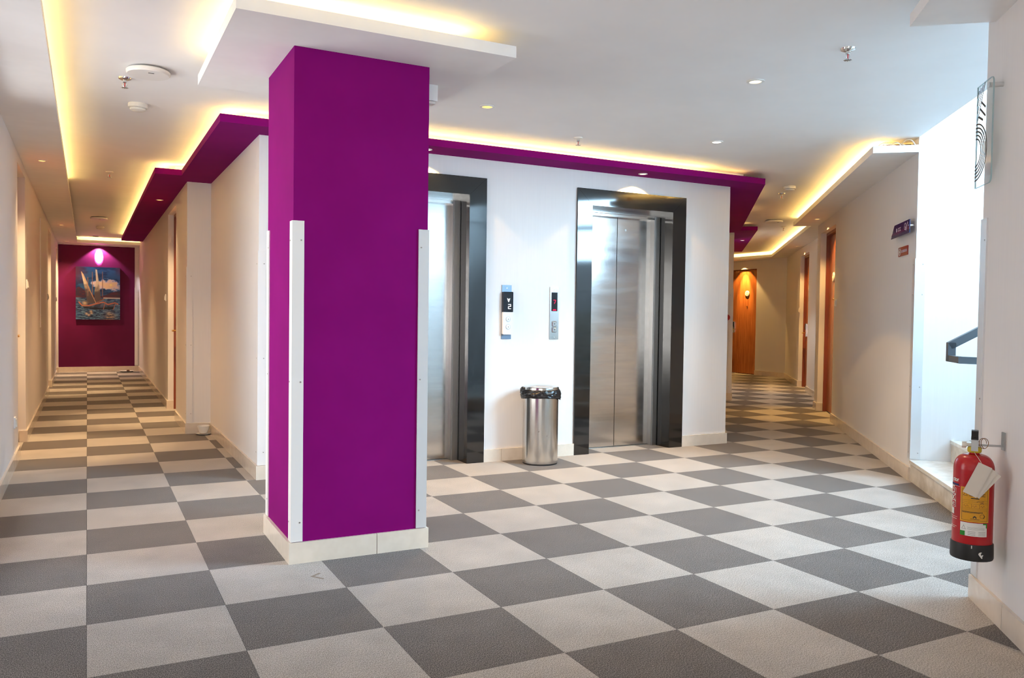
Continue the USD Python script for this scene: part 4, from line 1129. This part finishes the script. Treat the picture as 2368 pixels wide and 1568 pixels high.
# ================================================================== FIRE EXTINGUISHER
tE, sE = -6.02, -1.0
eu = UV(tE, sE) * S
ER, EZ0 = 0.0715, 0.262
fe = thing('fire_extinguisher', 'red fire extinguisher with paper tags hanging on the right wall', 'fire extinguisher', (eu[0], eu[1], EZ0))
eo_ = np.array([eu[0], eu[1], 0.0])
cam_ang = math.atan2(EYE[1] - eu[1], EYE[0] - eu[0])        # angle that faces the camera


def ez(m):
    return moved(m, eu[0], eu[1], EZ0)


H = 0.405
obj('cylinder', ez(lathe([(0, 0.0), (ER - 0.008, 0.0), (ER, 0.01), (ER, H - 0.058)] + [(0.018 + (ER - 0.018) * math.cos(a_) ** 0.8, H - 0.058 + 0.060 * math.sin(a_) ** 0.95) for a_ in np.linspace(0.06, 1.52, 14)] + [(0.018, H + 0.004), (0.018, H + 0.02), (0, H + 0.02)], 72)), 'extinguisher_red', fe, smooth=40)
obj('base_skirt', ez(lathe([(ER - 0.012, -0.004), (ER + 0.003, -0.002), (ER + 0.005, 0.004), (ER + 0.004, 0.058), (ER + 0.001, 0.062), (ER - 0.002, 0.06)], 72)), 'black_rubber', fe, smooth=40)


def wrap(poly_or_mesh, ang, z, lift, segs=None):
    """Flat print (x right, y up, in metres) laid round the cylinder, centred at the angle ang as seen from outside."""
    if isinstance(poly_or_mesh, trimesh.Trimesh):
        m = poly_or_mesh.copy()
    else:
        g = poly_or_mesh
        x0_, y0_, x1_, y1_ = g.bounds
        n_ = max(1, int((x1_ - x0_) / 0.006))
        cut = [g.intersection(sbox(x0_ + (x1_ - x0_) * k / n_, y0_ - 1, x0_ + (x1_ - x0_) * (k + 1) / n_, y1_ + 1)) for k in range(n_)]
        ms_ = []
        for c_ in cut:
            for q_ in getattr(c_, 'geoms', [c_]):
                if isinstance(q_, Polygon) and q_.area > 1e-9:
                    ms_.append(prism(q_, 0, 0.0005))
        m = trimesh.util.concatenate(ms_)
    xx, yy, zz = m.vertices.T
    th = ang + xx / ER
    rr = ER + lift + zz
    m.vertices = np.stack([eu[0] + rr * np.cos(th), eu[1] + rr * np.sin(th), EZ0 + z + yy], -1)
    m.fix_normals()
    return m


AF = cam_ang + 0.10
yl = obj('label_yellow', wrap(sbox(-0.052, -0.067, 0.052, 0.067), AF, 0.217, 0.0006), 'label_yellow', fe, label='yellow inspection label')
rows = [sbox(-0.046, -0.061, 0.046, 0.061).difference(sbox(-0.0453, -0.0603, 0.0453, 0.0603))]
rows += [Polygon([(-0.042, 0.034), (-0.026, 0.034), (-0.034, 0.05)]).difference(Polygon([(-0.0405, 0.035), (-0.0275, 0.035), (-0.034, 0.048)]))]
rows += [sbox(-0.020, 0.046 - 0.004 * k, (-0.010, 0.036, 0.030, 0.036)[k], 0.0475 - 0.004 * k) for k in range(4)]
rows += [sbox(-0.014, 0.024, 0.014, 0.0275)]
rows += [sbox(-0.044, z, 0.044, z + 0.0004) for z in (0.018, 0.011, 0.004, -0.012, -0.017, -0.022)]
rows += [sbox(a, -0.012, a + 0.0006, 0.004) for a in (-0.012, 0.014)]
rows += [strokes([[(a, -0.006), (a + 0.004, -0.002), (a + 0.008, -0.008), (a + 0.013, -0.001), (a + 0.018, -0.006)]], 0.0003) for a in (-0.04, -0.01, 0.018)]
rows += [strokes([[(0.006, 0.013), (0.012, 0.016), (0.02, 0.013), (0.03, 0.016)]], 0.0006), strokes([[(0.018, 0.006), (0.026, 0.010), (0.03, 0.006)]], 0.0007)]
rows += [sbox(-0.044, -0.029, 0.028, -0.0265), sbox(-0.044, -0.032, 0.016, -0.0308)]
rows += [Point(0.026, -0.042).buffer(0.008).difference(Point(0.026, -0.042).buffer(0.0072)), strokes([[(0.03, -0.034), (0.036, -0.042), (0.031, -0.050)]], 0.0006)]
rows += [Polygon([(-0.006, -0.052), (-0.006, -0.046), (0.0, -0.041), (0.006, -0.046), (0.006, -0.052), (0.003, -0.052), (0.003, -0.048), (-0.003, -0.048), (-0.003, -0.052)]), sbox(-0.014, -0.0555, 0.016, -0.054)]
obj('print', wrap(shapely.union_all(rows), AF, 0.217, 0.0012), 'ink_dark', yl)
wl = obj('label_white', wrap(sbox(-0.050, -0.026, 0.046, 0.026), AF, 0.121, 0.0005), 'label_white', fe, label='white service label with green corners')
obj('label_corner', wrap(shapely.union_all([sbox(-0.050, -0.026, -0.032, -0.008), sbox(0.030, 0.021, 0.046, 0.026), sbox(0.042, 0.008, 0.046, 0.021)]), AF, 0.121, 0.0011), 'label_green', wl)
rows = [Polygon([(-0.045, -0.001), (-0.029, -0.001), (-0.037, 0.015)]).difference(Polygon([(-0.0437, 0.0), (-0.0303, 0.0), (-0.037, 0.0132)]))]
rows += [sbox(-0.024, 0.008 - 0.004 * k, 0.036, 0.0086 - 0.004 * k) for k in range(3)] + [sbox(a, -0.009 - 0.006 * k, a + 0.026, -0.0078 - 0.006 * k) for k in range(3) for a in (-0.022, 0.014)]
obj('print', wrap(shapely.union_all(rows), AF, 0.121, 0.0011), 'ink_grey', wl)
AL = cam_ang - 1.02                      # left flank as the camera sees it
rl_ = obj('instruction_panel', wrap(shapely.union_all([g.boundary.buffer(0.0006) for g in (sbox(-0.028, -0.012, 0.005, 0.012), sbox(-0.028, -0.037, 0.005, -0.013), sbox(-0.028, 0.013, 0.005, 0.037))] + [sbox(-0.04, -0.075, 0.016, -0.0742), sbox(-0.04, 0.0465, 0.024, 0.0473), sbox(-0.03, -0.083, 0.014, -0.082), sbox(-0.03, -0.112, 0.014, -0.111), sbox(-0.03, -0.118, 0.006, -0.117), sbox(-0.03, 0.041, -0.004, 0.045)]), AL, 0.235, 0.0008), 'label_white', fe, label='white printed pictograms on the left flank')
pic = [strokes([[(-0.02, 0.018), (-0.006, 0.018), (-0.004, 0.03), (-0.014, 0.033)]], 0.0016), strokes([[(-0.022, -0.009), (-0.002, 0.009)], [(-0.022, 0.006), (-0.012, 0.0), (-0.004, -0.009)]], 0.0018), strokes([[(-0.02, -0.03), (-0.012, -0.022), (-0.004, -0.022)], [(-0.012, -0.03), (-0.004, -0.03)]], 0.0016), sbox(-0.026, -0.066, -0.004, -0.042)]
obj('pictogram', wrap(shapely.union_all(pic), AL, 0.235, 0.0008), 'label_white', rl_)
tor = meshkit.text_mesh('ctor', 0.014, 0.0004, bold=True)
tor.apply_translation((-tor.bounds[1][0] + 0.019, 0, 0))
obj('lettering', wrap(tor, AL, 0.300, 0.0008), 'label_white', fe)
obj('blue_stripe', wrap(sbox(-0.03, -0.004, 0.018, 0.003), AL, 0.288, 0.0008), 'label_blue', fe)
ar_ = cam_ang + 0.42
scr = Polygon([(-0.006, 0.016), (0.0, 0.019), (0.004, 0.018), (0.001, 0.014), (0.0, 0.008), (0.004, 0.006), (0.006, 0.009), (0.009, 0.008), (0.007, 0.003), (0.005, 0.002), (0.006, -0.005), (0.003, -0.006), (-0.002, 0.001), (-0.006, 0.006), (-0.008, 0.011)])
obj('torn_sticker', wrap(scr, ar_, 0.018, 0.0055), 'label_white', fe)
obj('torn_sticker', wrap(sbox(-0.0015, -0.008, 0.0015, 0.004), cam_ang + 0.0, 0.056, 0.0048), 'label_white', fe)
# valve
fwd = np.array([math.cos(cam_ang), math.sin(cam_ang), 0]); lft = np.array([-fwd[1], fwd[0], 0]); upv = np.array([0, 0, 1.0])     # lft: to the viewer's right


def vb(x0, x1, y0, y1, z0, z1):
    """Box: x to the viewer's right, y towards the viewer, z above the shoulder."""
    return frame_to(bx(x0, x1, y0, y1, z0, z1), (eu[0], eu[1], EZ0 + H), lft, -fwd * -1, upv) if False else frame_to(bx(x0, x1, y0, y1, z0, z1), (eu[0], eu[1], EZ0 + H), lft, fwd * 1.0, upv)


obj('valve_collar', ez(moved(lathe([(0, 0), (0.022, 0), (0.025, 0.004), (0.025, 0.018), (0.02, 0.022), (0, 0.022)], 20), 0, 0, H + 0.008)), 'valve_yellow', fe, smooth=40)
obj('valve_body', vb(-0.012, 0.012, -0.014, 0.03, 0.016, 0.062), 'steel_dull', fe)
obj('handle', [vb(-0.0125, 0.0125, -0.03, 0.045, 0.062, 0.068), trimesh.convex.convex_hull(np.vstack([vb(-0.012, 0.012, -0.02, 0.046, 0.07, 0.074).vertices, vb(-0.012, 0.012, 0.01, 0.05, 0.094, 0.098).vertices]))], 'black_rubber', fe)
obj('gauge', frame_to(lathe([(0, 0), (0.007, 0), (0.007, 0.018), (0.0125, 0.018), (0.0125, 0.034), (0, 0.034)], 20), np.array([eu[0], eu[1], EZ0 + H + 0.036]) - lft * 0.010, fwd, upv, -lft), 'cream_plastic', fe, smooth=40)
obj('pin', vb(-0.018, 0.018, 0.012, 0.016, 0.052, 0.055), 'steel_dull', fe)
wire = []
for a in np.linspace(0, 2 * math.pi * 1.7, 40):
    wire.append(np.array([eu[0], eu[1], EZ0 + H + 0.048]) + lft * (0.026 + 0.014 * math.cos(a) + 0.001 * a) + upv * (0.02 * math.sin(a)) + fwd * (0.02 + 0.003 * math.sin(0.5 * a)))
obj('safety_wire', tube(wire, 0.0011, 6), 'timber', fe, smooth=True)
# paper tags on a string
tags_c = np.array([eu[0], eu[1], EZ0]) + fwd * (ER + 0.006)
ca, sa = math.cos(-0.40), math.sin(-0.40)
tx_, ty_ = lft * ca + upv * sa, -lft * sa + upv * ca
for k, (dx, dz, w_, h_, rot) in enumerate(((0.013, 0.318, 0.050, 0.130, 0.0), (0.030, 0.312, 0.046, 0.122, -0.13), (0.038, 0.306, 0.044, 0.118, -0.24))):
    cr, sr = math.cos(-0.40 + rot), math.sin(-0.40 + rot)
    X_, Y_ = lft * cr + upv * sr, -lft * sr + upv * cr
    o_ = tags_c + lft * dx + upv * (dz - 0.0) + fwd * (0.004 - 0.0022 * k)
    tagp = obj('paper_tag', frame_to(bx(-w_ / 2, w_ / 2, -h_ / 2, h_ / 2, 0, 0.0016), o_, X_, Y_, fwd), 'paper', fe)
    if k == 0:
        obj('paper_fold', frame_to(bx(-w_ / 2, w_ / 2, -h_ / 2 + 0.034, h_ / 2, 0.0016, 0.0026), o_, X_, Y_, fwd), 'paper', tagp)
base_ = np.array([eu[0], eu[1], EZ0])
sp_ = [(0.027, 0.0, H + 0.012), (0.034, 0.004, H + 0.005), (0.050, 0.012, H - 0.004), (0.066, 0.022, H - 0.018), (ER + 0.006, 0.030, H - 0.034)]
obj('string', tube([base_ + fwd * f_ + lft * l_ + upv * z_ for f_, l_, z_ in sp_], 0.001, 6), 'paper', fe, smooth=True)
# wall hook that carries it
hk = thing('wall_hook', 'steel bracket on the right wall holding the fire extinguisher', 'bracket', (UV(-5.85, SN)[0] * S, UV(-5.85, SN)[1] * S, 0.69))
q = UV(-6.02, SN)
obj('plate', ts(-6.05, -5.99, SN - 0.012, SN, 1.375, 1.515), 'steel_dull', hk, tiles=True)
obj('arm', ts(-6.03, -6.01, SN - 0.2, SN - 0.01, 1.40, 1.415), 'steel_dull', hk, tiles=True)
